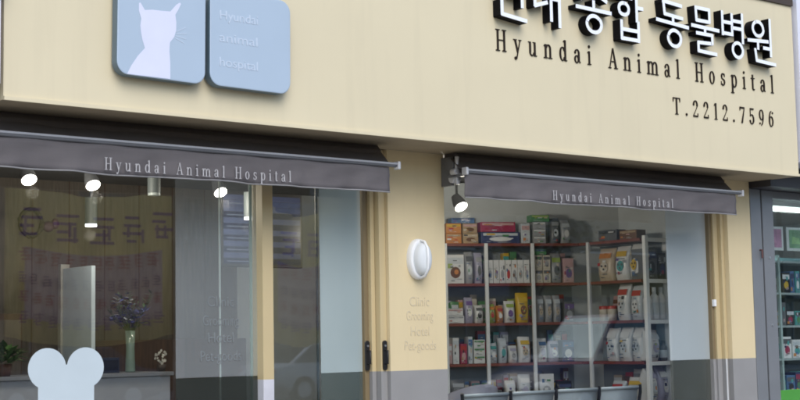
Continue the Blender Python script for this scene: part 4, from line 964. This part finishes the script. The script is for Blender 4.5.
def tree(x, y, h, label, sd_):
    t = thing('street_tree', label, 'tree', (x, y, -.0), 0, 'street trees across the road'); rn = random.Random(sd_)
    tr = MB(); mbk = mat('bark', (.06, .05, .04), .9, .3, 12); tr.tube([(0, 0, 0), (.05, 0, h*.3), (.02, .06, h*.55), (.0, .0, h*.8)], [.16, .13, .09, .03], mbk, 10)
    br = []
    for i in range(9):
        a = rn.uniform(0, 6.28); z = h*rn.uniform(.4, .7); e = Vector((math.cos(a)*h*.25, math.sin(a)*h*.25, z + h*rn.uniform(.1, .25))); br.append(e); tr.tube([(0.02, .03, z), e*.5 + Vector((0, 0, z*.45)), e], [.06, .04, .015], mbk, 6)
    tr.build('trunk', t); cr = MB(); g = [mat('tree_leaf', (.05, .085, .03), .6, .3, 3), mat('tree_leaf_light', (.09, .12, .04), .6, .3, 3)]
    for e in br + [Vector((0, 0, h*.85)), Vector((.2, .2, h*.75))]:
        for k in range(110):
            o = e + Vector((rn.gauss(0, h*.09), rn.gauss(0, h*.09), rn.gauss(0, h*.07))); d1 = Vector((rn.uniform(-1, 1), rn.uniform(-1, 1), rn.uniform(-1, 1))).normalized()*.16; s2 = d1.cross(Vector((.3, .2, 1))).normalized()*.07
            cr.face([o, o + d1*.5 + s2, o + d1, o + d1*.5 - s2], g[k % 2])
    cr.build('crown', t)
tree(12.2, -15.9, 6.0, 'street tree across the road, leftmost of the three', 1); tree(21.5, -15.9, 6.6, 'street tree across the road between the two others', 2); tree(33.0, -15.9, 6.2, 'street tree across the road, rightmost of the three', 3)
def cloth_mat(name, col):
    if name in MATS: return MATS[name]
    M = bpy.data.materials.new(name); M.use_nodes = True; nt = M.node_tree; b = nt.nodes['Principled BSDF']
    b.inputs['Base Color'].default_value = (*col, 1); b.inputs['Roughness'].default_value = .8
    t = nt.nodes.new('ShaderNodeBsdfTranslucent'); t.inputs[0].default_value = (*col, 1); mx = nt.nodes.new('ShaderNodeMixShader'); mx.inputs[0].default_value = .5
    nt.links.new(b.outputs[0], mx.inputs[1]); nt.links.new(t.outputs[0], mx.inputs[2]); nt.links.new(mx.outputs[0], nt.nodes['Material Output'].inputs['Surface'])
    MATS[name] = M; return M
def banner(x0, x1, y, z0, z1, label, seed_):
    b = thing('street_banner', label, 'banner', (x0, y, 0)); L = x1 - x0; rn = random.Random(seed_)
    K = 24; sag = lambda t: -.12*math.sin(math.pi*t)
    v = [(L*i/K, .06*math.sin(i), z1 + sag(i/K)) for i in range(K+1)] + [(L*i/K, .06*math.sin(i + .5), z0 + sag(i/K)) for i in range(K+1)]
    cl = MB(); cl.raw(v, [(i, i+1, K+2+i, K+1+i) for i in range(K)], cloth_mat('yellow_banner_cloth', (.78, .73, .42)), True); o = cl.build('cloth', b); so = o.modifiers.new('thick', 'SOLIDIFY'); so.thickness = .01
    pr = MB(); hh = z1 - z0
    mv = [mat('violet_print', (.20, .10, .36), .7), mat('pink_print', (.5, .14, .26), .7)]
    pnl = [(.1*L + .8*L*i/12, .075, z0 + .14*hh + sag(.1 + .8*i/12)) for i in range(13)] + [(.1*L + .8*L*i/12, .075, z0 + .60*hh + sag(.1 + .8*i/12)) for i in range(13)]
    pm_ = MB(); pm_.raw(pnl, [(i, i+1, 14+i, 13+i) for i in range(12)], mat('lavender_print', (.62, .50, .60), .8, .1)); pm_.build('panel_print', b)
    for row, (s0, sz) in enumerate(((.66, .22), (.50, .10), (.36, .08), (.24, .08), (.10, .09))):
        x = .12
        while x < L - .3:
            w = sz*hh*rn.uniform(.7, 1.0); zz = z0 + s0*hh + sag((x + w/2)/L)
            for q in range(4):
                zq = zz + sz*hh*(.08 + .24*q); xa = x + rn.uniform(0, .25)*w; xb = x + rn.uniform(.6, 1)*w
                pr.box(xa, xb, .09, .095 + q*.0005, zq, zq + sz*hh*.09, mv[row % 2])
            for q in range(2):
                xa = x + rn.uniform(.05, .85)*w; z_ = zz + rn.uniform(0, .4)*sz*hh; pr.box(xa, xa + w*.1, .09, .098 + q*.0005, z_, z_ + sz*hh*rn.uniform(.3, .6), mv[row % 2])
            x += w*1.3
    pr.build('print', b)
    for xx in (-.05, L + .05): MB().tube([(xx, 0, -.1), (xx, 0, z1 + .3)], .06, mat('grey_pole', (.2, .2, .2), .6), 10).build('pole', b)
banner(5.95, 7.9, 3.95, 1.5, 3.05, 'wide yellow banner with violet print strung on poles by the kerb', 4)
banner(9.1, 10.0, 3.95, 1.45, 2.95, 'narrow yellow banner with violet print on poles by the kerb', 9)

def car(x, y, rz, body, label, suv=False):
    c = thing('parked_car', label, 'car', (x, y, -.12), rz, 'cars parked on the street'); pm = mat('car_paint', body, .25, .02)
    L, Wd, H = (4.5, 1.8, 1.9 if suv else 1.46); g = mat('car_glass', (.05, .065, .07), .03, spec=1.0); hw = Wd/2
    rf = 1.0 if suv else .8
    secs = [(-2.25,.55,.75,.8),(-2.15,.35,.92,.95),(-1.6,.25,.98 if not suv else 1.05,1.0),(-.6,.22,.98 if not suv else 1.08,1.0),(.8,.22,.95 if not suv else 1.08,1.0),(1.7,.25,.86 if not suv else 1.0,.97),(2.15,.35,.72 if not suv else .85,.9),(2.25,.5,.6,.8)]
    b = MB(); v = []; n = 12
    for xx, z0, z1, k in secs:
        w = hw*k
        v += [(xx, yy, zz) for yy, zz in ((-w*.9,z0),(-w,z0+.12),(-w,(z0+z1)/2),(-w*.97,z1-.08),(-w*.88,z1),(-w*.3,z1+.02),(w*.3,z1+.02),(w*.88,z1),(w*.97,z1-.08),(w,(z0+z1)/2),(w,z0+.12),(w*.9,z0))]
    b.raw(v, [(i*n+j, (i+1)*n+j, (i+1)*n+(j+1)%n, i*n+(j+1)%n) for i in range(len(secs)-1) for j in range(n)], pm, True); b.face(v[:n], pm); b.face(v[-n:][::-1], pm); b.build('body', c)
    g2 = mat('mirror_tinted_glass', (.12, .16, .18), .15, metal=.85) if suv else g
    zb = .95 if not suv else 1.06; x0, x1, x2, x3 = (-1.75 if not suv else -2.1, -1.0 if not suv else -1.75, .25, 1.0)
    cabin = MB(); w0, w1 = hw*.9, hw*.72
    q = [(x0,-w0,zb),(x3,-w0,zb),(x3,w0,zb),(x0,w0,zb),(x1,-w1,H),(x2,-w1,H),(x2,w1,H),(x1,w1,H)]
    cabin.raw(q, [(4,5,6,7),(0,1,5,4),(2,3,7,6),(1,2,6,5),(3,0,4,7)], pm); cabin.build('roof', c, bevel=.06)
    def win(ps, nm):
        m_ = MB(); m_.face(ps, g2); o = m_.build(nm, c); so = o.modifiers.new('t', 'SOLIDIFY'); so.thickness = .012; so.offset = 1
    lerp = lambda a, b_, t: tuple(a[i] + (b_[i]-a[i])*t for i in range(3))
    def quad(a, b_, c_, d): # inset
        ce = tuple(sum(p[i] for p in (a,b_,c_,d))/4 for i in range(3)); return [lerp(ce, p, .86) for p in (a,b_,c_,d)]
    win(quad(q[1],q[2],q[6],q[5]), 'windscreen'); win(quad(q[3],q[0],q[4],q[7]), 'rear_window')
    for i0, i1, i2, i3 in ((0,1,5,4),(2,3,7,6)):
        mb_, mt_ = lerp(q[i0],q[i1],.5), lerp(q[i3],q[i2],.5); win(quad(q[i0],mb_,mt_,q[i3]), 'side_window'); win(quad(mb_,q[i1],q[i2],mt_), 'side_window')
    for xx in (-1.4, 1.4):
        for s in (-1, 1):
            ty = MB().tube([(xx, s*(hw-.2), .33), (xx, s*(hw+.01), .33)], .33, m_rubber, 20).build('wheel', c); MB().tube([(xx, s*(hw+.011), .33), (xx, s*(hw+.02), .33)], .2, m_alu, 14).build('rim', ty)
    for s in (-1, 1):
        MB().ball((2.17, s*.62, .66), (.08, .2, .08), m_white).build('headlight', c); MB().ball((-2.17, s*.66, .78), (.06, .16, .09), mat('red_lens', (.4, .02, .02), .2)).build('taillight', c)
        MB().ball((.75, s*(hw+.06), zb + .02), (.07, .1, .07), pm).build('mirror', c)
    return c
car(22.0, -12.4, math.radians(0), (.70,.72,.73), 'white car parked across the street between the grey and silver ones')
car(14.6, -12.6, math.radians(180), (.10,.11,.13), 'dark grey car parked across the street, leftmost of the row')
car(31.5, -12.5, math.radians(0), (.45,.46,.48), 'silver car parked across the street, farthest right')
car(19.9, -1.0, math.radians(180), (.05,.055,.12), 'dark navy off road car parked along the near kerb', True)
